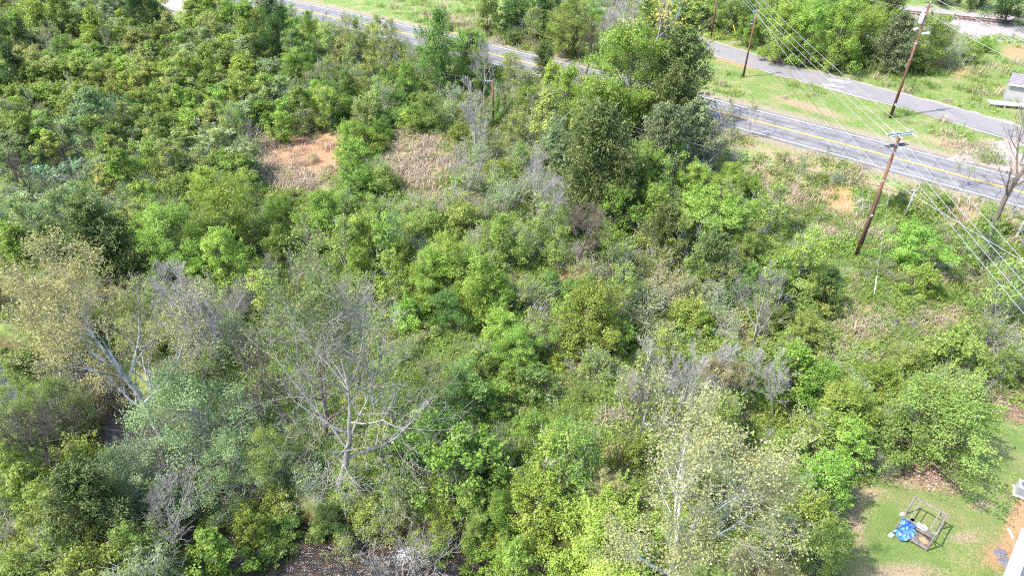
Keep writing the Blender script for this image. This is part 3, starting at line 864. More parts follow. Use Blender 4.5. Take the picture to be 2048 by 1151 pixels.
# ------------------------------------------------------------------ planting
KIND = {   # key: form, leaf colour, bark, object name, category, look, height of a far version
    'B': ('tree', 'bright', 'brown', 'broadleaf_tree', 'tree', 'bright green leafy tree'),
    'G': ('tree', 'green', 'brown', 'broadleaf_tree', 'tree', 'mid green leafy tree'),
    'C': ('tree', 'cool', 'brown', 'broadleaf_tree', 'tree', 'fresh cool green tree'),
    'D': ('tree', 'dark', 'dark', 'broadleaf_tree', 'tree', 'dark green dense tree'),
    'Y': ('tree', 'yellow', 'brown', 'broadleaf_tree', 'tree', 'vivid yellow-green tree'),
    'fg': ('far', 'green', 'brown', 'young_tree', 'tree', 'mid green young tree'),
    'fb': ('far', 'bright', 'brown', 'young_tree', 'tree', 'bright green young tree'),
    'fo': ('far', 'olive', 'grey', 'young_tree', 'tree', 'olive half-leafed young tree'),
    'fd': ('far', 'dark', 'dark', 'young_tree', 'tree', 'dark green young tree'),
    'fy': ('far', 'yellow', 'brown', 'young_tree', 'tree', 'yellow-green young tree'),
    'fp': ('far', 'pale', 'grey', 'young_tree', 'tree', 'pale grey-green young tree'),
    'sb': ('shrub', 'bright', 'brown', 'leafy_shrub', 'shrub', 'bright green leafy shrub'),
    'sg': ('shrub', 'green', 'brown', 'leafy_shrub', 'shrub', 'mid green leafy shrub'),
    'sc': ('shrub', 'cool', 'brown', 'leafy_shrub', 'shrub', 'cool green leafy shrub'),
    'sd': ('shrub', 'dark', 'dark', 'leafy_shrub', 'shrub', 'dark green leafy shrub'),
    'sy': ('shrub', 'yellow', 'brown', 'leafy_shrub', 'shrub', 'yellow-green leafy shrub'),
    'sp': ('shrub', 'pale', 'grey', 'leafy_shrub', 'shrub', 'pale grey-green shrub'),
    'su': ('shrub', 'blue', 'brown', 'leafy_shrub', 'shrub', 'blue-green leafy shrub'),
    'wh': ('shrub', 'white', 'brown', 'blossom_shrub', 'shrub', 'white blossoming shrub'),
    'oo': ('scrub', 'olive', 'grey', 'twiggy_shrub', 'shrub', 'olive twiggy shrub'),
    'og': ('scrub', 'green', 'grey', 'twiggy_shrub', 'shrub', 'thin green twiggy shrub'),
    'op': ('scrub', 'pale', 'grey', 'twiggy_shrub', 'shrub', 'pale twiggy shrub'),
    'ot': ('scrub', 'tan', 'grey', 'twiggy_shrub', 'shrub', 'tan leafed twiggy shrub'),
    'pg': ('sapling', 'green', 'grey', 'sapling', 'tree', 'slim green sapling'),
    'pb': ('sapling', 'bright', 'grey', 'sapling', 'tree', 'slim bright green sapling'),
    'bg': ('big', 'bright', 'brown', 'broadleaf_tree', 'tree', 'large bright green tree'),
    'bG': ('big', 'green', 'brown', 'broadleaf_tree', 'tree', 'large rounded green tree'),
    'by': ('big', 'yellow', 'brown', 'broadleaf_tree', 'tree', 'large yellow-green tree'),
    'ap': ('airy', 'pale', 'grey', 'silver_tree', 'tree', 'tall pale silver-green tree'),
    'ag': ('airy', 'green', 'grey', 'broadleaf_tree', 'tree', 'tall airy green tree'),
    'ay': ('airy', 'yellow', 'grey', 'broadleaf_tree', 'tree', 'tall airy yellow-green tree'),
    'c': ('cedar', 'cedar', 'dark', 'cedar_tree', 'tree', 'brown-olive cedar tree'),
    'cg': ('cedar', 'greycedar', 'dark', 'cedar_tree', 'tree', 'grey-green cedar tree'),
    'w': ('bare', None, 'grey', 'bare_tree', 'tree', 'leafless grey tree'),
    'wd': ('bare', None, 'dark', 'bare_tree', 'tree', 'leafless dark-stemmed tree'),
    'X': ('spread', None, 'dead', 'bare_tree', 'tree', 'wide leafless tree'),
    'W': ('bigbare', None, 'brown', 'bare_tree', 'tree', 'big leafless tree'),
    'ws': ('bareshrub', None, 'grey', 'bare_shrub', 'shrub', 'leafless grey shrub'),
    'T': ('sycamore', 'tan', 'white', 'sycamore_tree', 'tree', 'white-limbed sycamore in tan young leaf'),
    'S': ('sparse', 'green', 'brown', 'sparse_tree', 'tree', 'tall tree just coming into leaf'),
    'th': ('thin', 'olive', 'grey', 'thin_sapling', 'tree', 'thin nearly bare sapling'),
    'go': ('goldtree', 'gold', 'dark', 'gold_tree', 'tree', 'thin tree in gold spring leaf'),
}
MADE = []          # (object, look, px, py, width px)
rngp = np.random.default_rng(21)

def plant(key, loc, s, sz=1.0, label=None, group=None, px=0, py=0, wpx=0, var=None, rz=None, bark=None, leaf=None):
    form, lf, bk, name, cat, look = KIND[key]
    vs = FORMS[form]
    v = vs[int(rngp.integers(len(vs))) if var is None else var % len(vs)]
    rz = rngp.uniform(0, 6.28) if rz is None else rz
    e = empty(name, loc, rz)
    e.scale = (s * rngp.uniform(.93, 1.07), s * rngp.uniform(.93, 1.07), s * sz)
    def child(nm, me, mat):
        o = bpy.data.objects.new(nm, me); COL.objects.link(o); o.parent = e
        o.material_slots[0].link = 'OBJECT'; o.material_slots[0].material = mat
        return o
    tr = child('trunk' if form not in ('shrub', 'scrub', 'bareshrub') else 'stems', v['wood'], BARK[bark or bk])
    for m in v['limbs'] or (): child('limb', m, BARK[bark or bk])
    if v['leaf']: child('crown' if form not in ('shrub', 'scrub') else 'foliage', v['leaf'], LEAF[leaf or lf])
    tag(e, label, cat, group)
    MADE.append((e, look, px, py, wpx, label is not None))
    return e

def crown_at(key, px, py, wpx, label=None, sz=1.0, var=None, **kw):
    """a plant whose crown is seen centred on (px, py), wpx wide"""
    vs = FORMS[KIND[key][0]]
    if var is None: var = int(rngp.integers(len(vs)))
    v = vs[var % len(vs)]
    s = 1.0
    for _ in range(8):
        x, y, z = P(px, py, v['zc'] * s * sz)
        _, _, dep = project(x, y, z + v['zc'] * s * sz)
        s = .5 * s + .5 * wpx * dep / F / (2.05 * v['R'])
    return plant(key, (x, y, z), s, sz, label, px=px, py=py, wpx=wpx, var=var, **kw)

def base_at(key, px, py, H, label=None, var=None, wide=1.0, **kw):
    """a plant whose foot is seen at (px, py) and that is H metres tall"""
    vs = FORMS[KIND[key][0]]
    if var is None: var = int(rngp.integers(len(vs)))
    v = vs[var % len(vs)]
    x, y, z = P(px, py)
    s = H / v['H']
    _, _, dep = project(x, y, z)
    e = plant(key, (x, y, z), s * wide, 1 / wide, label, px=px, py=py - int(.5 * H * F / dep * .8), wpx=2 * v['R'] * s * F / dep, var=var, **kw)
    return e

HERO = [
 # upper left wood
 ('D', 283, 26, 78, 'dark blue-green dense tree beside the pale gravel patch at the top'), ('fd', 35, 70, 72), ('fd', 28, 140, 66), ('fg', 70, 40, 66), ('fg', 120, 35, 60), ('fy', 190, 62, 60), ('fg', 130, 105, 60), ('fo', 100, 150, 66),
 ('fg', 175, 150, 66), ('fb', 224, 138, 40), ('fo', 300, 160, 60), ('fy', 360, 205, 62), ('D', 290, 222, 52, 'small dark green tree alone amid yellow-green young trees at upper left'), ('fp', 190, 232, 80), ('fg', 45, 265, 74), ('su', 82, 285, 50), ('fb', 212, 306, 66), ('fb', 250, 345, 74), ('fo', 345, 325, 70), ('fd', 372, 352, 52), ('fo', 425, 345, 60), ('fb', 290, 395, 60),
 ('B', 460, 32, 62), ('fo', 425, 62, 56), ('fp', 395, 35, 40), ('wh', 488, 92, 30, 'small white blossoming shrub left of the tall dark roadside tree'), ('fg', 480, 190, 66), ('fo', 430, 240, 70), ('fg', 330, 270, 62), ('fy', 380, 150, 60), ('fg', 420, 130, 60), ('fo', 250, 240, 66), ('fd', 60, 200, 60),
 ('D', 545, 45, 82, 'tall dark green tree standing at the left end of the visible road', 1.35), ('D', 520, 110, 50), ('B', 590, 132, 62), ('fg', 530, 190, 70), ('fb', 560, 250, 60), ('fg', 600, 215, 60), ('C', 655, 192, 66, 'lush cool green vine-covered tree above the bare clay clearing'), ('C', 690, 165, 50), ('fo', 740, 140, 60), ('fo', 690, 100, 50), ('og', 640, 95, 46), ('og', 770, 105, 50),
 ('C', 882, 92, 96, 'tall feathery bright green tree overlapping the road behind', 1.5), ('B', 815, 158, 66), ('C', 800, 205, 60), ('G', 850, 222, 62), ('sb', 715, 268, 44, 'bright green bush standing between the clay clearing and dry grass'), ('fo', 735, 225, 60), ('cg', 950, 95, 46), ('w', 965, 130, 60),
 # middle top
 ('C', 1003, 214, 56, 'bright green tree half hiding the short pole among grey trees'), ('B', 1062, 205, 56), ('fo', 1095, 235, 80), ('op', 1130, 195, 66), ('fp', 1112, 285, 80), ('c', 1090, 112, 40, 'small dark cedar at the road edge left of the black trunk'), ('fg', 1040, 250, 50), ('fb', 1145, 245, 50),
 ('bG', 1145, 45, 118, 'leafy olive-green tree with a black trunk beyond the road', 1.0), ('fd', 1030, 40, 70), ('fd', 1085, 30, 60), ('fb', 1080, 55, 40), ('fg', 975, 22, 60),
 ('bg', 1262, 150, 185, 'large bright green tree in front of the road with spreading top', 1.15), ('B', 1135, 185, 84), ('B', 1185, 205, 90), ('fb', 1105, 155, 56), ('fo', 1165, 250, 70), ('c', 1350, 195, 84), ('C', 1225, 95, 60), ('B', 1275, 222, 70), ('c', 1357, 138, 112, 'broad brown-olive cedar standing right of the large bright roadside tree'), ('c', 1372, 205, 56), ('c', 1200, 300, 130, 'tallest brown-olive cedar in the middle of the slope', 1.15), ('c', 1235, 360, 90, 'dark cedar just below the tallest cedar'), ('cg', 1335, 270, 100, 'wide grey-green cedar in front of the road'), ('cg', 1385, 255, 80), ('D', 1300, 235, 46), ('D', 1268, 262, 46),
 ('B', 1290, 345, 84), ('B', 1392, 362, 84), ('B', 1462, 352, 62), ('B', 1300, 405, 84), ('B', 1395, 425, 100, 'bright green tree between the two lower cedars'), ('B', 1462, 440, 92), ('c', 1335, 450, 72, 'brown-olive cedar under the bright trees'), ('c', 1428, 502, 72, 'small dark olive cedar above the grey dead-limbed tree'), ('sb', 1500, 372, 60), ('sb', 1525, 420, 60),
 ('go', 1335, 40, 150, 'thin tree in gold spring leaf over the old side road'),
 # hedge beyond the side road
 ('B', 1565, 58, 84), ('B', 1622, 52, 84), ('B', 1685, 62, 100, 'broad bright green tree in the hedge behind the wires'), ('B', 1740, 66, 78), ('G', 1540, 28, 60), ('G', 1590, 22, 60), ('B', 1660, 15, 66), ('B', 1715, 20, 66), ('cg', 1798, 72, 66), ('c', 1775, 30, 60), ('G', 1862, 80, 80), ('og', 1835, 105, 50), ('sb', 1974, 88, 46, 'bright green bush standing alone on the railway ballast edge'), ('sg', 1950, 110, 42), ('D', 1970, -34, 80), ('D', 2045, -22, 90), ('D', 1890, -30, 60), ('G', 1470, 30, 60), ('B', 1500, 55, 50), ('G', 1440, 10, 60),
 # left
 ('fp', 60, 432, 112), ('fb', 30, 480, 70), ('c', 108, 492, 76, 'dark cedar at the left above the tan sycamores'), ('c', 195, 468, 108, 'brown-olive cedar with bare stems left of the bright tree mass'), ('bg', 345, 478, 160, 'large bright green tree above the tan sycamore crown'), ('B', 445, 432, 120, 'bright green tree below the dry grass slope'), ('B', 445, 510, 104), ('B', 400, 545, 60), ('fo', 270, 440, 70), ('op', 280, 500, 60),
 ('T', 62, 575, 200, 'sycamore in greenish tan leaf at the left edge', .9), ('T', 150, 615, 210, 'tan sycamore behind the white-limbed one at left', .9), ('T', 235, 630, 320, 'largest white-limbed tan sycamore on the left', 1.0), ('w', 390, 600, 110), ('w', 445, 620, 90), ('w', 350, 690, 90), ('ws', 475, 590, 60), ('fy', 20, 600, 64), ('fg', 20, 720, 60), ('T', 70, 700, 170, 'low tan sycamore at the left edge above the creek', .8),
 # middle
 ('B', 560, 425, 84), ('B', 640, 425, 100), ('fb', 700, 400, 66), ('G', 745, 432, 84), ('og', 862, 425, 74), ('by', 900, 525, 118, 'rounded yellow-green dense tree left of the lush bank', 1.1), ('B', 962, 562, 120), ('B', 1005, 585, 84), ('G', 1010, 472, 100), ('Y', 800, 512, 62), ('G', 820, 470, 60), ('C', 895, 615, 90), ('B', 850, 590, 66), ('og', 690, 470, 60), ('og', 610, 470, 70), ('G', 560, 480, 70),
 ('bg', 1040, 690, 124, 'lush bright green tree at the middle of the clearing edge', .8), ('B', 1000, 650, 70), ('sb', 1055, 730, 50), ('sy', 1115, 722, 46, 'small round yellow-green bush in the clearing'), ('Y', 1185, 622, 150, 'most vivid yellow-green tree in the middle of the picture', .8), ('Y', 1225, 660, 70), ('sy', 1160, 590, 60), ('C', 930, 778, 150, 'round cool green tree standing in the grassy clearing', .75),
 ('og', 1240, 520, 90), ('ot', 1330, 572, 84, 'tan leafed twiggy shrub on the dark bank'), ('sg', 1400, 560, 70), ('sb', 1290, 590, 60), ('sb', 1390, 640, 80), ('fg', 1555, 565, 110), ('fd', 1655, 575, 84, 'dark green shrubby tree left of the tall pole foot'), ('G', 1615, 660, 76), ('G', 1500, 500, 60),
 ('B', 1828, 488, 124, 'bright green round tree to the right of the tall pole', .75), ('sb', 1845, 560, 90), ('sb', 1790, 520, 50), ('sd', 1800, 400, 44), ('sy', 1990, 440, 60), ('sg', 2020, 545, 80), ('oo', 1990, 660, 90), ('oo', 2030, 610, 70), ('og', 2020, 720, 70),
 ('bG', 1880, 832, 245, 'broad rounded green tree casting shade on the lawn', .72), ('Y', 1690, 820, 140, 'yellow-green tree at the top edge of the lawn', .8), ('B', 1640, 770, 100), ('sy', 1760, 760, 110), ('G', 1820, 730, 100), ('fy', 1590, 745, 100), ('fg', 1900, 715, 120, 'thin grey-green tree above the broad lawn tree'),
 # bottom left
 ('ag', 25, 830, 130, 'tall green tree leaning over the creek at the left edge', .9), ('ap', 375, 850, 260, 'large pale silver-green tree over the creek', .95), ('ap', 255, 960, 170, 'pale silver-green tree lower left of the largest silver one', .8), ('ap', 470, 930, 160), ('c', 165, 985, 116, 'dark cedar in deep shade above the creek bank'), ('sg', 85, 1065, 110), ('sg', 40, 1125, 110), ('fy', 430, 1110, 130), ('sp', 300, 1125, 130), ('sg', 180, 1120, 80), ('ws', 15, 1050, 70), ('D', 130, 880, 60), ('D', 210, 930, 60),
 ('G', 60, 760, 120), ('ag', 120, 810, 130), ('G', 20, 930, 120), ('fg', 60, 980, 100), ('ot', 200, 780, 110), ('ot', 150, 830, 110), ('sp', 330, 990, 100), ('G', 110, 1010, 100), ('fy', 500, 1060, 90), ('sg', 560, 1055, 80), ('sg', 640, 1058, 70), ('sg', 545, 1100, 90), ('og', 690, 1095, 70), ('og', 720, 1065, 80), ('sy', 840, 1075, 70), ('og', 770, 1048, 80), ('oo', 900, 1065, 80), ('sy', 990, 1070, 80), ('sg', 1060, 1085, 90), ('Y', 1030, 1125, 110), ('sg', 560, 990, 90), ('op', 620, 960, 90), ('sg', 500, 1030, 90), ('sc', 580, 1050, 80), ('sg', 730, 1020, 90), ('oo', 800, 1010, 100), ('sy', 880, 1020, 80), ('sg', 940, 1000, 90), ('og', 700, 960, 90), ('sg', 420, 1060, 80), ('sg', 1010, 1080, 80),
 # bottom middle
 ('ag', 545, 905, 120), ('D', 660, 1030, 84, 'dark green bush at the water edge under the dead tree'), ('og', 790, 960, 120), ('fy', 925, 925, 150, 'bright yellow-green tree right of the dead grey tree', 1.0), ('sy', 870, 1105, 66, 'bright yellow-green bush leaning over the creek'), ('sy', 965, 1110, 90), ('Y', 1080, 1000, 150), ('B', 1060, 870, 90), ('B', 1120, 880, 80), ('bg', 1210, 1085, 250, 'large dense bright green tree at the bottom edge', .8), ('Y', 1000, 1010, 90), ('sb', 840, 860, 80), ('sb', 760, 900, 70), ('G', 960, 1050, 90),
 ('T', 1545, 1120, 190, 'tan sycamore crown at the bottom edge left of the lawn', .8), ('T', 1470, 775, 150, 'sycamore in pale tan leaf behind the largest sycamore', .8), ('T', 1190, 950, 130, 'small tan leafed sycamore beside the fallen branches', .7),
 ('B', 1650, 960, 130, 'bright green tree at the left edge of the lawn', 1.2), ('B', 1690, 880, 100), ('B', 1620, 1030, 110), ('G', 1660, 1090, 110), ('B', 1570, 900, 100), ('Y', 1350, 1070, 110),
]
for h in HERO:
    key, px, py, w = h[:4]
    crown_at(key, px, py, w, h[4] if len(h) > 4 else None, h[5] if len(h) > 5 else 1.0)

BASES = [   # key, foot px, height m, label, options
 ('T', 1322, 1200, 19.0, 'largest sycamore with white trunk and tan leaves at bottom right', dict(var=1, wide=1.0, rz=2.2, leaf='khaki')),
 ('X', 678, 985, 17.0, 'dead grey tree with long bare limbs left of the clearing', dict(var=0, rz=1.0, wide=.9)),
 ('S', 655, 880, 17.0, 'tall dark-trunked tree just coming into leaf behind the dead tree', dict(var=0, bark='brown', wide=1.05)),
 ('w', 757, 885, 14.0, 'slender pale leafless tree right of the tall budding tree', dict(var=1, wide=.8)),
 ('w', 590, 855, 9.0, 'leaning leafless tree left of the dead grey tree', dict(var=2, bark='brown')),
 ('w', 952, 312, 10.5, 'leafless grey tree standing in front of the short roadside pole', dict(var=3)),
 ('w', 1062, 425, 8.0, 'leafless slender tree left of the tallest cedar', dict(var=4)),
 ('w', 1103, 470, 7.5, 'leafless tree with a straight stem below the tallest cedar', dict(var=1)),
 ('w', 1153, 538, 9.5, 'leafless tree with spreading grey limbs above the small clay patch', dict(var=0, bark='brown')),
 ('w', 1505, 702, 8.0, 'leafless tree with low grey limbs on the dark bank', dict(var=2, bark='dead')),
 ('w', 1283, 865, 9.5, 'leafless grey tree left of the pale sycamore', dict(var=3)),
 ('th', 1229, 945, 10.0, 'slender dark-trunked leafless tree beside the tan sycamore', dict(var=1, wide=.8, bark='dark')),
 ('th', 1274, 905, 9.0, 'dark slender sapling just right of the slender leafless tree', dict(var=2, wide=.8, bark='dark')),
 ('w', 1240, 122, 12.0, 'leafless pale grey tree between the road and the side road', dict(var=1, wide=1.1)),
 ('w', 1308, 95, 10.0, 'leafless tree under the gold-leaved tree', dict(var=2)),
 ('wd', 1172, 150, 9.0, 'black-trunked forked tree beyond the road', dict(var=3)),
 ('wd', 345, 1105, 8.0, 'dead forked tree reaching over the creek at lower left', dict(var=2, bark='dead')),
 ('wd', 120, 965, 10.0, 'dark-trunked leafless tree at the left above the creek', dict(var=0)),
 ('ws', 815, 1170, 6.0, 'leafless grey tree spreading over the creek water', dict(var=1, wide=1.25, bark='dead')),
 ('w', 1425, 345, 6.5, 'leafless pale tree with dead limbs at the near road edge', dict(var=1, bark='dead')),
 ('th', 1415, 300, 6.0, None, {}), ('th', 1462, 285, 5.5, None, {}), ('th', 1497, 275, 5.0, None, {}), ('th', 1440, 290, 6.5, None, {}),
 ('th', 1586, 385, 5.2, 'thin sapling on the bank left of the tall pole', {}), ('th', 1905, 380, 5.0, None, {}), ('th', 1930, 372, 5.5, None, {}), ('th', 1865, 415, 3.5, None, {}),
 ('th', 590, 70, 5.5, None, {}), ('th', 620, 82, 5.0, None, {}), ('th', 655, 90, 5.5, None, {}), ('th', 690, 88, 5.5, None, {}), ('th', 735, 100, 4.5, None, {}), ('th', 820, 128, 4.5, None, {}), ('th', 1090, 195, 5.0, None, {}), ('th', 1040, 180, 5.0, None, {}),
 ('wd', 55, 395, 6.0, None, {}), ('wd', 75, 410, 6.5, None, {}), ('wd', 160, 395, 6.5, None, {}), ('wd', 190, 345, 6.0, None, {}), ('wd', 130, 420, 5.5, None, {}),
 ('w', 415, 735, 9.0, None, {}), ('w', 452, 745, 8.0, None, {}), ('w', 1545, 830, 7.0, None, {}), ('w', 1340, 860, 8.0, None, {}), ('w', 1395, 800, 7.0, None, {}),
 ('W', 1966, 486, 18.0, 'big leaning grey trunk at the right edge beside the road', dict(var=0, bark='brown')),
 ('w', 2030, 480, 13.0, 'slim leafless tree just right of the big leaning trunk', dict(var=1, wide=.8)), ('th', 2015, 440, 9.0, None, {}), ('w', 2040, 330, 8.0, 'leafless tree in front of the weathered shed', dict(var=0)), ('ws', 1900, 760, 4.0, None, {}), ('ws', 1560, 800, 3.5, None, {}), ('w', 1200, 130, 8.0, None, {}),
 ('ws', 1150, 520, 2.4, 'grey leafless shrub in the small clay patch', {}), ('ws', 1465, 330, 3.0, None, {}), ('ws', 960, 730, 2.6, None, {}), ('ws', 1440, 800, 3.0, None, {}), ('ws', 1340, 790, 3.2, None, {}), ('ws', 1270, 800, 3.2, None, {}),
]
for key, px, py, H, lab, opt in BASES:
    base_at(key, px, py, H, lab, **opt)

# ------------------------------------------------------------------ undergrowth of single shrubs and young trees between the large ones
GRID = """ffffk.ffk...llllkkgwyygbbbbb....
kfffffffkbooobooo.ll.l.lbbbboo.l
kffyyffffbogggbgowbbbcl..l.lllll
fffpkyyffobggbgwwogbbc......lll.
ffuffyfoeeebeewwocccw,,......ll.
uuufbgofeeegeewwocgbbo,,,,,...,.
ppuuoobbnnnnnnwwogcbbbgm,m,m,,,.
ppoogbbbowgbbgbwogcbbcogm,,,m,go
tttooobbowobbgbgmgocogwgbg,mmmoo
ttttowwgoowgbbbgobboowwgkg,mmmoo
ttttowwgmmmmmmmbgbbbwmgwgg,mm,go
gtttoowmmmmmmmmbgmwmgmgmgg,mggog
ggtppppommmmmmmbmmmwmmgggggggg,,
gkkpppppkmmmgmbmgmmwgggggg.gg,..
gkkppppkkgmmgbbbbgggggggbg,,....
gkkgppkkkggggbbbbbggggggbg......
ggggp..k...ggwgbbbbbgggggg......
gggggg......wgbbbbbbggggg,......""".split('\n')
FILL = {   # code: (chance of a plant, [keys], size range)
    'f': (1.0, ['fg', 'fg', 'fo', 'fo', 'fb', 'fp', 'fp', 'og', 'oo', 'fy', 'fb', 'th'], (.75, 1.15)),
    'y': (1.0, ['fy', 'fo', 'fb', 'fg', 'oo'], (.75, 1.1)),
    'o': (.9, ['oo', 'og', 'og', 'op', 'og', 'pg', 'sg', 'ws'], (.75, 1.25)),
    'b': (1.0, ['sb', 'sb', 'sg', 'sc', 'pb', 'og', 'B'], (.75, 1.25)),
    'g': (.95, ['sg', 'sg', 'og', 'sb', 'pg', 'sc', 'op'], (.7, 1.25)),
    'k': (1.0, ['sd', 'sg', 'sc', 'sg'], (.75, 1.25)),
    'p': (.9, ['op', 'sp', 'og', 'sg', 'su'], (.75, 1.25)),
    'w': (.8, ['ws', 'og', 'og', 'op', 'th', 'sg', 'oo'], (.75, 1.25)),
    'n': (.9, ['sb', 'sg', 'og', 'sb'], (.32, .55)),
    'm': (.16, ['og', 'sg', 'ws', 'sb', 'oo'], (.35, .6)),
    'u': (.28, ['su', 'su', 'sp', 'ws', 'og'], (.35, .7)),
    't': (.8, ['sg', 'og', 'sg', 'ot'], (.6, .9)),
    'c': (.9, ['sd', 'c', 'sg', 'sd'], (.5, .9)),
    'e': (.03, ['og', 'oo'], (.25, .4)),
    'l': (.0, ['og'], (.25, .4)),
    ',': (.22, ['og', 'sg', 'oo', 'op', 'sb'], (.3, .6)),
}
occ = [(e.location.x, e.location.y) for e, *_ in MADE]
rngf = np.random.default_rng(5)
pts = []
NF = 0
NTWIG = sum(e.name.startswith('twiggy_shrub') for e, *_ in MADE)
NSHRUB = sum(e.name.startswith('leafy_shrub') for e, *_ in MADE)
for _ in range(60000):
    # equal-area throw over the visible ground
    y = rngf.uniform(17, 150); x = rngf.uniform(-105, 105)
    z = float(ground(x, y))
    px, py, dep = project(x, y, z + 1.0)
    px, py = float(px), float(py)
    if not (-20 < px < 2068 and -15 < py < 1200): continue
    cx, cy = int(np.clip(px // 64, 0, 31)), int(np.clip(py // 64, 0, 17))
    code = GRID[cy][cx]
    if code == '.': continue
    ch, keys, (a, b) = FILL[code]
    if rngf.uniform() > ch: continue
    if abs(float(road_d(x, y))) < 6.0: continue
    if float(poly_dist(np.array(x), np.array(y), CREEK)) < 3.6: continue
    if float(poly_dist(np.array(x), np.array(y), SIDE_W)) < 3.4: continue
    if float(poly_dist(np.array(x), np.array(y), RAIL)) < 6.5: continue
    k = keys[int(rngf.integers(len(keys)))]
    if KIND[k][3] == 'leafy_shrub':
        if NSHRUB >= 296 or (NSHRUB > 200 and rngf.uniform() < .35): continue
    if KIND[k][3] == 'twiggy_shrub':
        if NTWIG >= 296 or (NTWIG > 220 and rngf.uniform() < .3): continue
    s = rngf.uniform(a, b)
    if code not in 'fy' and k in ('B', 'D'): s *= .7
    if code in ',m': s *= 1.0
    v0 = FORMS[KIND[k][0]][0]
    R = min(v0['R'], 2.2) * s
    gap = R * .92 + .004 * float(dep)
    if any((x - q[0]) ** 2 + (y - q[1]) ** 2 < (.5 * (gap + q[2])) ** 2 for q in pts): continue
    if any((x - q[0]) ** 2 + (y - q[1]) ** 2 < (.6) ** 2 for q in occ): continue
    pts.append((x, y, gap))
    plant(k, (x, y, z - .03), s, .72 if k[0] == 'f' else 1.0, None, px=px, py=py, wpx=2 * R * F / float(dep))
    NF += 1; NSHRUB += KIND[k][3] == 'leafy_shrub'; NTWIG += KIND[k][3] == 'twiggy_shrub'
    if NF >= 980: break
from collections import Counter
print('fill plants', NF, 'all', len(MADE), Counter(e.name.split('.')[0] for e, *_ in MADE))
# ------------------------------------------------------------------ ground cover nobody could count: scattered tufts on a copy of the ground
def blades(rng, n, h, r, wid, lean=.5):
    b = rng.normal(0, r * .5, (n, 3)); b[:, 2] = -.02
    a = rng.uniform(0, 6.28, n); L = h * rng.uniform(.55, 1.25, n)
    ln = rng.uniform(.1, lean, n)
    d = np.stack([np.cos(a), np.sin(a), 0 * a], -1); s = np.stack([-np.sin(a), np.cos(a), 0 * a], -1) * wid
    m = b + d * (L * ln * .35)[:, None] + np.array((0, 0, 1)) * (L * .62)[:, None]
    t = b + d * (L * ln)[:, None] + np.array((0, 0, 1)) * (L * (1 - ln * .45))[:, None]
    V = np.stack([b - s, b + s, m + s * .7, m - s * .7, t], 1).reshape(-1, 3)
    k = np.arange(n)[:, None] * 5
    T = np.concatenate([k + np.array(q) for q in ((0, 1, 2), (0, 2, 3), (3, 2, 4))])
    return V, T, np.repeat(np.clip(rng.normal(.5, .22, n), 0, 1), 5)

def herb(rng, n, h, r, size):
    u = rng.normal(0, 1, (n, 3)); u[:, 2] = np.abs(u[:, 2]); u = unit(u)
    pos = u * (rng.uniform(0, 1, n) ** .5)[:, None] * np.array((r, r, h)) + np.array((0, 0, .03))
    nrm = u * .5 + np.array((0, 0, .8)) + rng.normal(0, .5, (n, 3))
    return leaves(rng, pos, nrm, size, np.clip(rng.normal(.5, .25, n) + rng.normal(0, .12), 0, 1), .62)

PROTO = {}
def proto(name, parts, mat):
    Vs, Ts, ts, off = [], [], [], 0
    for V, T, t in parts:
        Vs.append(V); Ts.append(T + off); ts.append(t); off += len(V)
    me = mesh_np(name, np.concatenate(Vs), None, np.concatenate(Ts), [mat], attrs=dict(tint=np.concatenate(ts)))
    o = bpy.data.objects.new(name, me)
    c = PROTO.get(name.split('_')[0])
    if c is None: c = PROTO[name.split('_')[0]] = bpy.data.collections.new(name.split('_')[0])
    c.objects.link(o)
rp = np.random.default_rng(77)
for i in range(4):
    proto('weed_%d' % i, [herb(rp, 60, .36, .5, .12)], LEAF[('green', 'bright', 'yellow', 'green')[i]])
    proto('bramble_%d' % i, [herb(rp, 150, .9, 1.0, .12), herb(rp, 60, .5, .75, .11)], LEAF[('green', 'olive', 'bright', 'green')[i]])
    proto('meadow_%d' % i, [blades(rp, 46, .55, .55, .016, .9)], LEAF[('grass', 'grass', 'green', 'grass')[i]])
    proto('straw_%d' % i, [blades(rp, 46, .62, .55, .015, 1.3)], LEAF['straw'])
    proto('fern_%d' % i, [herb(rp, 56, .55, .6, .20)], LEAF['blue'])
def sticks(rng, n, L):
    a = rng.normal(0, .5, (n, 3)); a[:, 2] = np.abs(a[:, 2]) * .4
    d = unit(rng.normal(0, 1, (n, 3)) * np.array((1, 1, .7)) + np.array((0, 0, .35))); l = (L * rng.uniform(.5, 1.3, n))[:, None]
    V, Q = tubes(np.stack([a, a + d * l * .5 + rng.normal(0, .06, (n, 3)), a + d * l], 1), np.tile(np.array((.016, .011, .005)), (n, 1)), 3)
    T = np.concatenate([Q[:, (0, 1, 2)], Q[:, (0, 2, 3)]])
    return V, T, np.full(len(V), .5)
for i in range(4): proto('brush_%d' % i, [sticks(rp, 34, 1.15)], BARK[('grey', 'dead', 'grey', 'brown')[i]])
def litter_bits(rng, n):
    pos = rng.normal(0, .3, (n, 3)); pos[:, 2] = rng.uniform(.01, .05, n)
    return leaves(rng, pos, np.array((0, 0, 1)) + rng.normal(0, .35, (n, 3)), .13, rng.uniform(0, 1, n), .7)
M_litter = leaf_mat('fallen_leaves', (.09, .055, .038), (.21, .14, .10), (.40, .30, .23), trans=.1)
for i in range(3): proto('litter_%d' % i, [litter_bits(rp, 26)], M_litter)

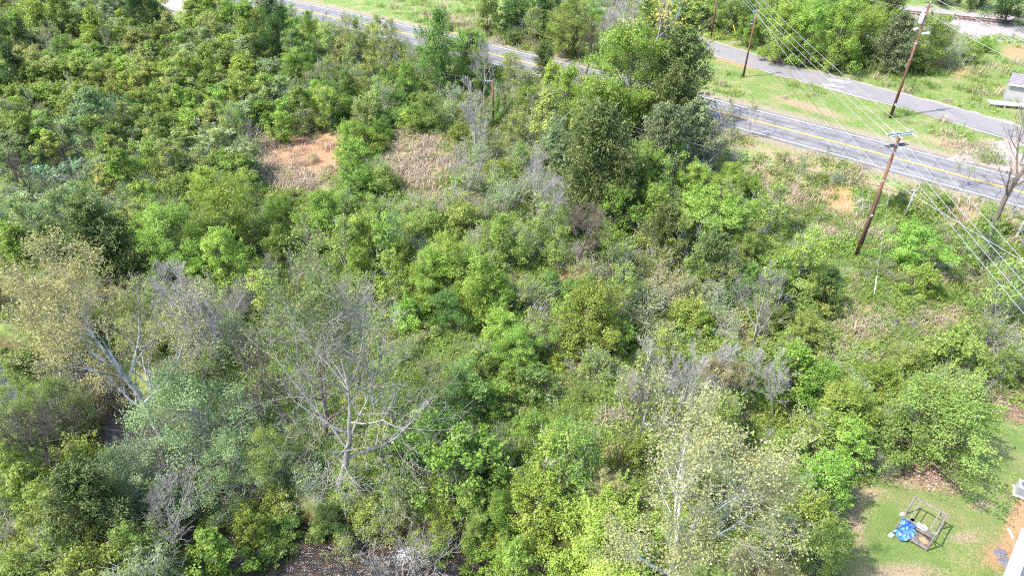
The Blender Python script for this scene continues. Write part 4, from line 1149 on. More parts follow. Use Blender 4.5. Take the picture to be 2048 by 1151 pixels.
COVER = {   #     weed bramble meadow straw fern brush
    'f': (.7, .9, .2, .05, .0, .20), 'y': (.7, .9, .2, .05, .0, .20), 'o': (.6, .8, .5, .12, .0, .55), 'b': (.9, 1.0, .3, .03, .0, .12),
    'g': (.9, 1.0, .5, .06, .0, .28), 'k': (.6, .9, .1, .0, .0, .10), 'p': (.6, .7, .5, .10, .15, .5), 'w': (.5, .6, .7, .25, .0, .9),
    'm': (.7, .30, 1.3, .05, .02, .16), 'u': (.3, .1, .5, .05, 1.0, .2), 't': (.5, .5, .2, .12, .0, .35), 'c': (.3, .5, .1, .1, .0, .3),
    'n': (.9, .6, .6, .05, .0, .1), 'e': (.16, .02, .16, .75, .0, .10), 'l': (.02, 0, .12, .03, .0, .0), ',': (.60, .22, .55, .16, .0, .16), '.': (0, 0, 0, 0, 0, 0)}
cellx = np.clip((gpx + rng0.normal(0, 14, len(gx))) // 64, 0, 31).astype(int); celly = np.clip((gpy + rng0.normal(0, 14, len(gx))) // 64, 0, 17).astype(int)
code_i = np.array([[list(COVER).index(c) for c in row] for row in GRID])[celly, cellx]
cov = np.array(list(COVER.values()))[code_i]
inside = (gpx > -160) & (gpx < 2210) & (gpy > -60) & (gpy < 1300) & (gdep > 5)
hard = (np.abs(D) < 5.4) | (cd < 4.6) | (rd < 6.5) | (poly_dist(gx, gy, SIDE_W) < 3.2)
blot = np.clip(1 + .55 * np.sin(gx * .9 + 1.1 * np.sin(gy * .6)) + .5 * np.sin(gy * 1.15 + 1.3 * np.sin(gx * .5 + 1)), .15, 2.2)
blot2 = np.clip(1 + .6 * np.sin(gx * .6 - 1.4 * np.sin(gy * .45 + 2)) + .5 * np.cos(gy * .8 + np.sin(gx * .9)), .1, 2.2)
size = np.clip(gdep / 48.0, .85, 2.1) ** .75
dryz = np.clip(A_dry * 1.2, 0, 1)
den = dict(weed=cov[:, 0] * blot * 4.6, bramble=cov[:, 1] * blot2 * .85, meadow=cov[:, 2] * blot2 * 3.8, straw=cov[:, 3] * blot * 3.0 + dryz * 1.2 * (code_i != list(COVER).index('.')), fern=cov[:, 4] * 2.2 + A_blue * .8, brush=cov[:, 5] * blot * .17, litter=A_litter * 5.0)
for k in ('weed', 'bramble', 'meadow'): den[k] = den[k] * (1 - .55 * dryz) * (1 - .8 * np.clip(A_clay * 1.3, 0, 1)) * (1 - .75 * A_blue)
den['straw'] = den['straw'] * (1 - .82 * np.clip(A_clay * 1.3, 0, 1))
COVNAME = dict(weed=('weeds', 'low green broadleaf weeds covering the ground between the bushes'), bramble=('brambles', 'tangled green brambles filling the gaps of the thicket'), meadow=('meadow_grass', 'pale green long grass of the clearing and slopes'), straw=('dry_grass', 'flattened tan dry grass on the open slopes'), fern=('blue_green_plants', 'blue-green low plants in the gap at the left edge'), brush=('dead_brush', 'grey dead twigs and brush lying through the thicket'), litter=('leaf_litter', 'brown fallen leaves under the broad lawn tree'))
for ki, (k, dv) in enumerate(den.items()):
    dv = np.where(inside & ~hard, dv, 0) / (1.0 if k == 'litter' else size ** 2)
    used = (dv.reshape(ny, nx)[:-1, :-1] + dv.reshape(ny, nx)[1:, 1:] + dv.reshape(ny, nx)[1:, :-1] + dv.reshape(ny, nx)[:-1, 1:]).ravel() > 0
    me = mesh_np(COVNAME[k][0], GV, GQ[used], None, [], attrs=dict(den=dv, gs=size))
    o = link(COVNAME[k][0], me)
    tag(o, COVNAME[k][1], 'ground cover', None, 'stuff')
    g = bpy.data.node_groups.new('scatter_' + k, 'GeometryNodeTree')
    g.interface.new_socket('Geometry', in_out='INPUT', socket_type='NodeSocketGeometry')
    g.interface.new_socket('Geometry', in_out='OUTPUT', socket_type='NodeSocketGeometry')
    N = g.nodes.new; Lk = g.links.new
    gi, go = N('NodeGroupInput'), N('NodeGroupOutput')
    dp = N('GeometryNodeDistributePointsOnFaces'); dp.distribute_method = 'RANDOM'; dp.inputs['Seed'].default_value = 11 + ki
    na = N('GeometryNodeInputNamedAttribute'); na.data_type = 'FLOAT'; na.inputs['Name'].default_value = 'den'
    ns = N('GeometryNodeInputNamedAttribute'); ns.data_type = 'FLOAT'; ns.inputs['Name'].default_value = 'gs'
    Lk(gi.outputs[0], dp.inputs['Mesh']); Lk(na.outputs[0], dp.inputs['Density'])
    ci = N('GeometryNodeCollectionInfo'); ci.inputs['Collection'].default_value = PROTO[k]; ci.inputs['Separate Children'].default_value = True; ci.inputs['Reset Children'].default_value = True
    ip = N('GeometryNodeInstanceOnPoints'); ip.inputs['Pick Instance'].default_value = True
    rr = N('FunctionNodeRandomValue'); rr.data_type = 'FLOAT_VECTOR'; rr.inputs[0].default_value = (-.15, -.15, 0); rr.inputs[1].default_value = (.15, .15, 6.283)
    rs = N('FunctionNodeRandomValue'); rs.data_type = 'FLOAT'; rs.inputs[2].default_value = .65; rs.inputs[3].default_value = 1.35
    mu = N('ShaderNodeMath'); mu.operation = 'MULTIPLY'
    Lk(dp.outputs['Points'], ip.inputs['Points']); Lk(ci.outputs[0], ip.inputs['Instance']); Lk(rr.outputs[0], ip.inputs['Rotation'])
    Lk(rs.outputs[1], mu.inputs[0]); Lk(ns.outputs[0], mu.inputs[1]); Lk(mu.outputs[0], ip.inputs['Scale'])
    Lk(ip.outputs[0], go.inputs[0])
    md = o.modifiers.new('scatter', 'NODES'); md.node_group = g
    print('cover', k, int((dv.reshape(ny, nx)[:-1, :-1] * np.diff(GX)[None, :] * np.diff(GY)[:, None]).sum()))
# ------------------------------------------------------------------ poles and wires
M_pole = bark_mat('treated_pole_wood', (.085, .042, .028), (.20, .105, .07), 5, .08, (.055, .035, .028))
M_arm = bark_mat('weathered_crossarm', (.16, .16, .165), (.34, .345, .36), 6, .3)
M_darkarm = bark_mat('dark_crossarm', (.045, .042, .042), (.12, .11, .11), 6, .3)
M_galv = plain_mat('galvanised_metal', (.45, .48, .52), .45, .5)
M_tank = plain_mat('transformer_paint', (.50, .54, .58), .4, .1)
M_porc = plain_mat('insulator_porcelain', (.34, .42, .52), .25)
M_wire = plain_mat('bright_wire', (.30, .31, .33), .45, .3)
M_dwire = plain_mat('dark_cable', (.05, .05, .055), .6)
M_yel = plain_mat('yellow_plastic', (.70, .42, .03), .5)
M_wplas = plain_mat('white_plastic', (.74, .74, .72), .4)
M_steel = plain_mat('grey_post_metal', (.30, .33, .37), .5, .3)

def PY(px, py, Y):
    a, b, c = ray(px, py)
    t = Y / b
    return np.array((a * t, Y, CAMZ + c * t))

def wire(a, b, sag, r, mat, label, group, name='power_line'):
    a, b = np.asarray(a, float), np.asarray(b, float)
    n = 28; t = np.linspace(0, 1, n)[:, None]
    p = a + (b - a) * t; p[:, 2] -= (4 * sag * t * (1 - t))[:, 0]
    o = a.copy(); m = MB(); m.tube(p - o, r, 5)
    e = m.build(name, mat, None, True, o)
    return tag(e, label, 'wire', group)

def dir2(deg): return np.array((math.cos(math.radians(deg)), math.sin(math.radians(deg)), 0))

def pole(px, py, H, label, r=.17, lean=(0, 0)):
    x, y, z = P(px, py)
    e = empty('utility_pole', (x, y, z))
    tag(e, label, 'utility pole')
    m = MB(); m.tube([(0, 0, -.5), (lean[0] * .5, lean[1] * .5, H / 2), (lean[0], lean[1], H)], [r, r * .85, r * .66], 12)
    m.build('shaft', M_pole, e, True)
    return e, np.array((x, y, z))

def arm(e, z, L, deg, mat, off=0.0, w=.11, name='crossarm'):
    d = dir2(deg); n = np.array((-d[1], d[0], 0))
    m = MB(); c = np.array((0, 0, z)) + n * off
    m.box(c, (L, w * .85, w * 1.1), (d, n, (0, 0, 1)), .012)
    return m.build(name, mat, e), d, n, c

def insulator(parent, c, h=.22, r=.075):
    m = MB(); c = np.asarray(c, float)
    zs = np.array((0, .1, .1, .3, .32, .55, .57, .8, 1.0)) * h
    rs = np.array((.3, .3, .95, .55, 1.0, .6, .85, .5, .3)) * r
    m.tube(np.stack([0 * zs, 0 * zs, zs], -1) + c, rs, 10)
    return m.build('insulator', M_porc, parent, True)

def brace(e, a, b):
    m = MB(); m.bar(a, b, .05, .012); return m.build('brace', M_galv, e)

# --- the tall near pole on the bank
HP = 13.1
p1, b1 = pole(1710, 516, HP, 'tall brown utility pole with two crossarms on the near road bank', .19)
at = lambda z: b1 + np.array((0, 0, z))
A1, d1, n1, c1 = arm(p1, HP + .02, 2.5, 15, M_arm, .16, .13)
A1b, _, _, c1b = arm(p1, HP + .02, 2.5, 15, M_arm, -.16, .13)
tips = []
for k, o in enumerate((-1.12, -.32, 1.12)):
    base = np.array((0, 0, HP + .1)) + d1 * o
    insulator(A1, base, .30, .09)
    for sgn in (1, -1):
        m = MB(); q0 = np.array((0, 0, HP)) + d1 * o + n1 * .2 * sgn; q1 = q0 + np.array((0, sgn * .55, .02))
        ts = np.linspace(0, 1, 13); rr = .03 + .045 * (np.arange(13) % 2)
        m.tube(q0 + (q1 - q0) * ts[:, None], rr, 8); m.build('insulator', M_porc, A1 if sgn > 0 else A1b, True)
    tips.append((b1 + q0 * [1, 1, 1], o))
    # jumper loop over the arm
    m = MB(); th = np.linspace(0, math.pi, 15)
    up = .30
    pts = [np.array((0, 0, HP + .02)) + d1 * (o + .16 + .18 * math.sin(t_)) + np.array((0, .62 * math.cos(t_), up * math.sin(t_) - .1)) for t_ in th]
    m.tube(pts, .015, 6); m.build('jumper_cable', M_wire, p1, True)
for z, L, o in ((HP - 1.0, 2.2, .15), (HP - 1.0, 2.2, -.15)):
    a_, *_ = arm(p1, z, L, 15, M_darkarm, o, .12)
for s in (-1, 1):
    brace(p1, np.array((0, 0, HP - 1.75)), np.array((0, 0, HP - 1.05)) + d1 * .75 * s + n1 * .2)
    brace(p1, np.array((0, 0, HP - .75)), np.array((0, 0, HP - .05)) + d1 * .8 * s + n1 * .22)
m = MB()
for o in (-.8, .85): m.tube([np.array((0, 0, HP - .98)) + d1 * o + n1 * .21, np.array((0, 0, HP - .93)) + d1 * o + n1 * .34], [.07, .05], 8)
m.build('insulator_pin', M_wplas, p1)
m = MB(); m.tube([(.20, -.08, -.2), (.18, -.06, 7.5)], .035, 8); m.build('conduit', M_darkarm, p1, True)
for z in (4.4, 7.2, 8.6): 
    m = MB(); m.tube([(0, 0, z), (0, 0, z + .06)], .185 - .004 * z, 12); m.build('band', M_galv, p1, True)
m = MB(); m.box((.0, -.17, 5.0), (.14, .02, .2)); m.build('number_tag', M_wplas, p1)
# primaries and neutral running away to the next poles
N_END = [(1382, -136), (1394, -136), (1402, -136)]; S_END = [(2790, 1428), (2847, 1428), (2915, 1428)]
nm = ('left', 'middle', 'right')
for k, o in enumerate((-1.12, -.32, 1.12)):
    c = np.array((0, 0, HP + .02)) + d1 * o
    wire(b1 + c + np.array((0, .78, 0)), PY(*N_END[k], 150), 1.0, .018, M_wire, '%s bright wire rising from the tall near pole to the top edge' % nm[k], 'wires of the near pole line')
    wire(b1 + c - np.array((0, .78, 0)), PY(*S_END[k], 10), .45, .018, M_wire, '%s bright wire from the tall near pole down to the right edge' % nm[k], 'wires of the near pole line')
na_ = at(HP - 1.0) + d1 * -.75
wire(na_, PY(1377, -130, 150), 1.0, .018, M_wire, 'lowest bright wire from the lower crossarm to the top edge', 'wires of the near pole line')
wire(na_, PY(2765, 1440, 10), .5, .018, M_wire, 'lowest bright wire from the lower crossarm down to the right edge', 'wires of the near pole line')

# --- pole on the grass strip carrying blue closures
p3, b3 = pole(1486, 155, 9.6, 'short brown utility pole on the grass strip with its shadow on the side road', .15)
m = MB(); m.box((0, .12, 8.7), (.16, .28, .55), None, .04); m.build('splice_box', plain_mat('blue_grey_box', (.13, .17, .30), .5), p3)
for z in (9.3, 8.1, 7.6):
    m = MB(); m.tube([(-.5, .25, z), (-.22, .2, z + .02), (0, .1, z)], [.09, .07, .03], 8); m.build('cable_loop', bpy.data.materials['blue_grey_box'], p3, True)
m = MB(); m.box((0, 0, 9.45), (.5, .1, .1), None, .01); m.build('bracket', M_galv, p3)
top3 = b3 + np.array((0, 0, 9.3))
wire(top3, at(9.0), .55, .019, M_wire, 'thick bright cable between the short strip pole and the tall near pole', 'cables between the poles')
wire(top3 - (0, 0, .9), at(8.1), .7, .018, M_dwire, 'dark cable between the short strip pole and the tall near pole', 'cables between the poles')
wire(top3, PY(1440, -70, 125), .3, .017, M_wire, 'bright cable from the short strip pole up to the top edge', 'cables between the poles')
wire(top3 - (0, 0, .9), PY(1432, -70, 125), .3, .016, M_dwire, 'dark cable from the short strip pole up to the top edge', 'cables between the poles')
wire(at(9.0), PY(2695, 871, 25), .5, .020, M_wire, 'thick bright cable fanning from the near pole to the right edge', 'cables between the poles')
wire(at(8.3), PY(2690, 915, 25), .5, .016, M_dwire, 'dark cable fanning from the near pole to the right edge', 'cables between the poles')
# guy wire with its pale guard
ga = np.array(P(1747, 597)); gt = at(HP - 1.2)
wire(ga + (0, 0, .05), gt, 0.02, .012, M_wire, 'thin guy wire from the near pole to a pale guard in the weeds', None, 'guy_wire')
m = MB(); d_ = (gt - ga) / np.linalg.norm(gt - ga); m.tube([(0, 0, 0), d_ * 2.0], .035, 8)
tag(m.build('guy_guard', M_wplas, None, True, ga + d_ * .1), 'pale plastic guy guard standing in the weeds below the near pole', 'guy guard')

# --- rear pole with transformer
HP2 = 14.2
p2, b2 = pole(1780, 236, HP2, 'tall red-brown utility pole with a transformer beside the side road', .19)
at2 = lambda z: b2 + np.array((0, 0, z))
for z, off in ((HP2 - 1.6, (-.42, -.05)),):
    m = MB(); c = np.array((*off, z))
    m.tube([c + (0, 0, s) for s in (-.62, -.56, .45, .52, .60)], [.22, .27, .27, .24, .14], 14); t_ = m.build('transformer', M_tank, p2, True)
    m = MB(); m.tube([c + (.05, 0, .58), c + (.05, 0, .9)], [.06, .035], 8); m.build('bushing', M_porc, t_, True)
m = MB(); m.tube([(-.1, 0, HP2 - 3.0), (-.55, -.1, HP2 - 2.75)], .03, 6); m.tube([(-.55, -.1, HP2 - 2.75), (-.95, -.18, HP2 - 2.95)], [.12, .2], 10)
m.build('lamp_head', M_tank, p2, True)
m = MB(); m.box((.6, 0, HP2 - 3.4), (1.0, .14, .16), None, .02); m.box((1.0, 0, HP2 - 3.36), (.28, .22, .26), None, .03); m.build('bracket', M_tank, p2)
m = MB(); m.box((0, 0, HP2 - .35), (.95, .09, .11), None, .01); m.build('crossarm', M_arm, p2)
insulator(p2, (-.35, 0, HP2 - .28), .3, .09); insulator(p2, (0, 0, HP2 - .02), .3, .09); insulator(p2, (.35, 0, HP2 - .28), .3, .09)
m = MB(); m.box((-.02, -.2, 1.9), (.16, .02, .26)); m.build('number_tag', M_wplas, p2)
for z in (HP2 - 2.2, HP2 - 4.6): 
    m = MB(); m.tube([(0, 0, z), (0, 0, z + .08)], .17, 12); m.build('band', M_galv, p2, True)
wire(at2(HP2), PY(2250, 160, 62), .5, .015, M_wire, 'upper bright wire from the rear transformer pole to the right edge', 'wires of the rear pole')
wire(at2(HP2 - 1.0), PY(2250, 215, 62), .5, .018, M_wire, 'lower bright wire from the rear transformer pole to the right edge', 'wires of the rear pole')
wire(at2(HP2 - .6), PY(1600, -45, 120), .7, .013, M_wire, 'thin wire from the rear transformer pole toward the hedge', 'wires of the rear pole')
wire(PY(1700, -95, 95), PY(2300, 190, 60), .6, .020, M_wire, 'thick wire crossing the top right corner above the railway', None)

# --- far pole at the top and its yellow guy guard
p4, b4 = pole(1421, 77, 10.5, 'brown utility pole beyond the side road cut by the top edge', .16)
m = MB(); m.box((0, 0, 9.9), (1.6, .1, .12), None, .01); m.build('crossarm', M_arm, p4)
yg = np.array(P(1475, 80)); yt = b4 + np.array((0, 0, 9.2)); yd = (yt - yg) / np.linalg.norm(yt - yg)
m = MB(); m.tube([(0, 0, 0), yd * 2.6], .06, 8)
tag(m.build('guy_guard', M_yel, None, True, yg), 'yellow guy guard leaning beside the side road at the top', 'guy guard')
wire(yg + yd * .1, yt, 0.02, .018, M_wire, 'guy wire rising from the yellow guard to the far pole', None, 'guy_wire')

# --- short pole among the grey trees with its cables
x5, y5, z5 = PY(985, 160, 88.0)
g5 = float(ground(x5, y5)); H5 = z5 - g5
p5 = empty('utility_pole', (x5, y5, g5)); tag(p5, 'short brown pole almost hidden among trees in the middle above the slope', 'utility pole')
m = MB(); m.tube([(0, 0, -.4), (0, 0, H5)], [.16, .12], 10); m.build('shaft', M_pole, p5, True)
m = MB(); m.box((-.35, 0, H5 - .15), (1.3, .09, .11), None, .01); m.build('crossarm', M_arm, p5)
insulator(p5, (-.85, 0, H5 - .08)); insulator(p5, (.2, 0, H5 - .08))
brace(p5, (0, .06, H5 - .9), (-.75, .06, H5 - .2))
c5 = np.array((x5, y5, z5 - .2))
wire(c5, at(8.0), .9, .030, M_dwire, 'dark cable from the short hidden pole across the cedars to the near pole', 'cables along the near road side')
wire(c5 - (0, 0, .45), at(7.6), 1.0, .016, M_dwire, 'second dark cable from the short hidden pole to the near pole', 'cables along the near road side')
wire(c5, PY(570, 66, 118), .8, .028, M_dwire, 'dark cable from the short hidden pole along the road to the left', 'cables along the near road side')

# --- grey service post in the bush right of the near pole
xs_, ys_, zs_ = P(1806, 440)
sp_ = empty('service_post', (xs_, ys_, zs_)); tag(sp_, 'short grey metal service post on the bank right of the near pole', 'post')
m = MB(); m.tube([(0, 0, -.3), (0, 0, 3.6)], .075, 10); m.build('post', M_steel, sp_, True)
m = MB(); m.box((0, 0, 3.5), (.75, .1, .1), None, .01); m.build('crossarm', M_arm, sp_)
m = MB(); m.box((0, -.1, 2.4), (.22, .14, .34), None, .02); m.build('meter_box', M_galv, sp_)
wire(at(7.9), np.array((xs_, ys_, zs_ + 3.5)), .3, .02, M_dwire, 'dark service wire from the near pole to the grey post', None)
wire(np.array((xs_, ys_, zs_ + 3.5)), PY(2500, 830, 30), .5, .022, M_dwire, 'dark service wire from the grey post to the right edge', None)

# ------------------------------------------------------------------ weathered shed at the right edge
M_board = bark_mat('weathered_white_boards', (.20, .195, .185), (.36, .35, .335), 5, .15, (.27, .24, .21))
M_shingle = plain_mat('dark_shingles', (.15, .135, .15), .9, var=.35, scale=9)
M_trim = plain_mat('white_trim', (.72, .72, .70), .5)
M_greyboard = bark_mat('grey_deck_boards', (.26, .25, .24), (.46, .45, .43), 5, .2)
sx0, sy0, sz0 = P(2006, 204)
shed = empty('shed', (sx0, sy0, sz0), math.radians(-30)); tag(shed, 'weathered white wooden shed with dark shingle roof at the right edge', 'shed')
W_, Dp, Hh = 5.4, 3.4, 2.5
m = MB(); 
m.box((W_ / 2, Dp / 2, Hh / 2), (W_ - .06, Dp - .06, Hh)); m.build('wall', M_board, shed)
bm_ = MB(); bm_.box((0, 0, Hh / 2), (.185, .035, Hh), None, .006); b0_ = bm_.build('board', M_board, shed); b0_.location = (.1, -.0, 0)
for i in range(1, 27):
    c = b0_.copy(); COL.objects.link(c); c.parent = shed; c.location = (.1 + i * .2, -.0 - .004 * (i % 3), 0)
for i in range(16):
    c = b0_.copy(); COL.objects.link(c); c.parent = shed; c.rotation_euler = (0, 0, math.pi / 2); c.location = (.0 - .003 * (i % 2), .15 + i * .21, 0)
m = MB(); V = [(-.25, -.35, Hh + .02), (W_ + .25, -.35, Hh + .02), (W_ + .25, Dp / 2, Hh + .95), (-.25, Dp / 2, Hh + .95), (W_ + .25, Dp + .35, Hh + .02), (-.25, Dp + .35, Hh + .02)]
V2 = [(a, b, c + .07) for a, b, c in V]
m.add(V + V2, [(6, 7, 8, 9), (9, 8, 10, 11), (3, 2, 1, 0), (5, 4, 2, 3), (0, 1, 7, 6), (4, 5, 11, 10), (1, 2, 8, 7), (2, 4, 10, 8), (3, 0, 6, 9), (5, 3, 9, 11)])
rf = m.build('roof', M_shingle, shed)
m = MB()
for i in range(7):
    t_ = (i + .5) / 7.5; m.box((W_ / 2, -.35 + t_ * (Dp / 2 + .35), Hh + .10 + t_ * .93), (W_ + .48, .03, .02))
m.build('shingle_course', M_shingle, rf)
m = MB(); m.box((W_ / 2, -.39, Hh + .03), (W_ + .5, .05, .16)); m.build('fascia', M_trim, shed)
m = MB(); m.box((2.5, -.05, 1.0), (.9, .05, 2.0)); dr = m.build('door', M_trim, shed)
m = MB(); m.box((2.2, -.09, 1.05), (.05, .04, .14)); m.build('handle', M_darkarm, dr)
dx0, dy0, dz0 = P(1978, 214)
deck = empty('low_deck', (dx0, dy0, dz0), math.radians(-14)); tag(deck, 'low grey plank deck in front of the weathered shed', 'deck')
bm_ = MB(); bm_.box((2.9, 0, 0), (5.8, .17, .045), None, .008); d0_ = bm_.build('plank', M_greyboard, deck)
for i in range(8):
    c = d0_ if i == 0 else d0_.copy()
    if i: COL.objects.link(c); c.parent = deck
    c.location = (.05 * (i % 3) - .04, .1 + i * .185, .42 + .006 * (i % 2))
m = MB()
for yy in (.12, 1.35): m.box((2.9, yy, .33), (5.7, .08, .12))
for xx in (.1, 1.9, 3.8, 5.6):
    for yy in (.12, 1.35): m.box((xx, yy, .12), (.12, .12, .4))
m.build('frame', M_greyboard, deck)

# ------------------------------------------------------------------ wooden frame with platform on the lawn
M_frame = bark_mat('grey_weathered_timber', (.10, .088, .08), (.22, .20, .185), 5, .2)
FL, FR, BL, BR = (np.array(P(*q)) for q in ((1785, 1067), (1851, 1101), (1811, 1027), (1873, 1060)))
cen = (FL + FR + BL + BR) / 4
wf = empty('timber_frame', tuple(cen)); tag(wf, 'open grey timber frame with a low platform standing on the lawn', 'wooden frame')
HF = 1.72
m0 = [FL - cen, FR - cen, BL - cen, BR - cen]
for q in m0:
    m = MB(); m.bar(q + (0, 0, -.15), q + (0, 0, HF), .078, None, .006); m.build('post', M_frame, wf)
fl, fr, bl, br = [q + np.array((0, 0, HF + .05 - q[2] * 1.0)) for q in m0]
ux = (fr - fl) / np.linalg.norm(fr - fl); uy = (bl - fl) / np.linalg.norm(bl - fl)
def beam(a, b, nm='beam', w=.08, dz=0.0):
    m = MB(); m.bar(a + (0, 0, dz), b + (0, 0, dz), w, w * .8, .008); return m.build(nm, M_frame, wf)
beam(fl - ux * .12, fr + ux * .12); beam(bl - ux * .12, br + ux * .12)
beam(fl - uy * .1, bl + uy * .1, 'beam', .075, .075); beam(fr - uy * .1, br + uy * .1, 'beam', .075, .075)
for t_ in (.2, .8): beam(fl + (fr - fl) * t_ - uy * .05, bl + (br - bl) * t_ + uy * .05, 'rail', .065, .073)
for q, s in ((br, -1), (fr, -1)): beam(q + ux * s * .45 + (0, 0, -.02), q + np.array((0, 0, -.5)), 'brace', .07)
# platform of slats
pz = .34
fl0, fr0, bl0, br0 = [q * [1, 1, 1] for q in m0]
nsl = 10
for i in range(nsl):
    t_ = (i + .5) / nsl * .66
    a = fl0 + (bl0 - fl0) * t_ + ux * .06; b = fr0 + (br0 - fr0) * t_ - ux * .06
    m = MB(); m.bar(a * [1, 1, 0] + (0, 0, pz + .004 * (i % 2)), b * [1, 1, 0] + (0, 0, pz + .004 * (i % 2)), .028, .125, .004)
    m.build('slat', M_frame, wf)
for t_ in (0.0, .66):
    a = fl0 + (bl0 - fl0) * t_; b = fr0 + (br0 - fr0) * t_
    m = MB(); m.bar(a * [1, 1, 0] + (0, 0, pz - .09), b * [1, 1, 0] + (0, 0, pz - .09), .12, .05); m.build('joist', M_frame, wf)
def on_deck(u, v, h=0.0): return cen + fl0 * [1, 1, 0] + (fr0 - fl0) * [u, u, 0] + (bl0 - fl0) * [v, v, 0] + np.array((0, 0, pz + .03 + h))
# crumpled blue tarp
M_tarp = NT('blue_tarp')
_n = M_tarp.noise(3.2, 5, M_tarp.coords(), .6, .6)
M_tarp = M_tarp.out(M_tarp.ramp(_n, [(.38, (.015, .07, .33)), (.52, (.04, .13, .40)), (.68, (.13, .25, .46))]), .35, .5)
r_ = np.random.default_rng(3); NU, NV = 30, 26
U, Vv = np.meshgrid(np.linspace(.02, .50, NU), np.linspace(-.10, .60, NV))
pu = U + .05 * np.sin(Vv * 11) + .03 * np.sin(Vv * 23 + 1); pv = Vv + .05 * np.sin(U * 13 + .5) - .10 * np.clip(U - .45, 0, 1) * 3
hh = .045 + .05 * np.sin(U * 21 + 2 * np.sin(Vv * 9)) * np.sin(Vv * 17 + 1.5 * np.sin(U * 15)) + .03 * np.sin(U * 44 + Vv * 31)
hh = np.where(pv < .0, hh - np.clip(-pv, 0, .2) * 2.2, hh); hh += .10 * np.exp(-((U - .2) ** 2 + (Vv - .42) ** 2) / .03)
o_ = on_deck(0, 0)
TV = np.stack([o_[0] + (fr0 - fl0)[0] * pu + (bl0 - fl0)[0] * pv, o_[1] + (fr0 - fl0)[1] * pu + (bl0 - fl0)[1] * pv, o_[2] + np.maximum(hh, -.33)], -1).reshape(-1, 3)
ti = np.arange(NU * NV).reshape(NV, NU)
TQ = np.stack([ti[:-1, :-1], ti[:-1, 1:], ti[1:, 1:], ti[1:, :-1]], -1).reshape(-1, 4)
tm_ = TV.mean(0)
tarp = link('tarp', mesh_np('tarp', TV - tm_, TQ, None, [M_tarp], smooth=True), None, tuple(tm_))
tag(tarp, 'crumpled blue tarp lying over the platform of the timber frame', 'tarp')
def lathe(name, prof, mat, parent, loc=(0, 0, 0), k=18):
    m = MB(); z = np.array([q[1] for q in prof]); r = np.array([q[0] for q in prof])
    m.tube(np.stack([0 * z, 0 * z, z], -1), np.maximum(r, .002), k); return m.build(name, mat, parent, True, loc)
for (u, v, rr, lab) in ((.50, .66, .20, 'round white tub at the left of a pair on the platform'), (.63, .66, .23, 'larger round white tub at the right of the pair on the platform')):
    e = lathe('round_tub', [(0, 0), (rr, 0), (rr * 1.04, .04), (rr * .98, .075), (rr * .6, .10), (0, .11)], M_wplas, None, on_deck(u, v)); tag(e, lab, 'tub')
M_bucket = plain_mat('grey_bucket_plastic', (.42, .41, .40), .5)
bk = empty('bucket', on_deck(.25, .62)); tag(bk, 'grey bucket standing on the platform behind the tarp', 'bucket')
lathe('bucket_body', [(.11, 0), (.14, .26), (.15, .27), (.135, .27), (.115, .03), (0, .03)], M_bucket, bk)
m = MB(); th = np.linspace(0, math.pi, 12); m.tube(np.stack([.145 * np.cos(th), .05 * np.sin(th), .26 + .10 * np.sin(th)], -1), .006, 5); m.build('handle', M_galv, bk, True)
M_tray = bark_mat('brown_tray_wood', (.20, .12, .07), (.38, .25, .16), 6, 1)
e = lathe('round_tray', [(0, 0), (.30, 0), (.33, .05), (.31, .06), (.29, .025), (0, .025)], M_tray, None, on_deck(.83, .22)); tag(e, 'round brown wooden tray at the right end of the platform', 'tray')
for (px, py, lab) in ((1783, 1068, 'pale stone block at the front left post of the timber frame'), (1806, 1027, 'pale stone block at the rear left post of the timber frame')):
    x, y, z = P(px, py); m = MB(); m.box((0, 0, .07), (.34, .26, .18), None, .05)
    e = m.build('stone_block', plain_mat('pale_stone_%d' % px, (.52, .48, .45), .9, var=.25), None, False, (x - .08, y - .08, z)); tag(e, lab, 'stone'); e.rotation_euler = (0, 0, .6)

# ------------------------------------------------------------------ air conditioner and house at the right edge
M_acd = plain_mat('dark_grille', (.13, .14, .17), .5, .2); M_acl = plain_mat('beige_grey_housing', (.24, .25, .265), .4)
ax_, ay_, az_ = P(2028, 989)
ac = empty('air_conditioner', (ax_, ay_, az_), math.radians(-30)); tag(ac, 'grey outdoor air conditioner unit at the right edge of the lawn', 'air conditioner')
S_ = .82; Ha = .72
m = MB(); m.box((S_ / 2, S_ / 2, .04), (S_ + .2, S_ + .2, .12), None, .02); m.build('pad', plain_mat('concrete_pad', (.42, .40, .38), .9), ac)
m = MB(); m.box((S_ / 2, S_ / 2, Ha / 2 + .08), (S_ - .06, S_ - .06, Ha), None, .05); m.build('coil', M_acd, ac)
m = MB()
for i in range(13):
    z = .16 + i * .048
    m.box((S_ / 2, .012, z), (S_ - .1, .018, .014)); m.box((.012, S_ / 2, z), (.018, S_ - .1, .014)); m.box((S_ - .012, S_ / 2, z), (.018, S_ - .1, .014))
m.build('louvre', M_acl, ac)
for q in ((.03, .03), (S_ - .03, .03), (.03, S_ - .03), (S_ - .03, S_ - .03)):
    m = MB(); m.box((*q, Ha / 2 + .09), (.06, .06, Ha), None, .012); m.build('corner_post', M_acl, ac)
m = MB(); a = np.linspace(0, 2 * np.pi, 25)[:-1]; zt = Ha + .10
ring = lambda r, z: np.stack([S_ / 2 + r * np.cos(a), S_ / 2 + r * np.sin(a), z + 0 * a], -1)
sqr = np.stack([S_ / 2 + (S_ / 2) * np.cos(a) / np.maximum(abs(np.cos(a)), abs(np.sin(a))), S_ / 2 + (S_ / 2) * np.sin(a) / np.maximum(abs(np.cos(a)), abs(np.sin(a))), zt + 0 * a], -1)
k = 24; idx = np.arange(k); nx2 = (idx + 1) % k
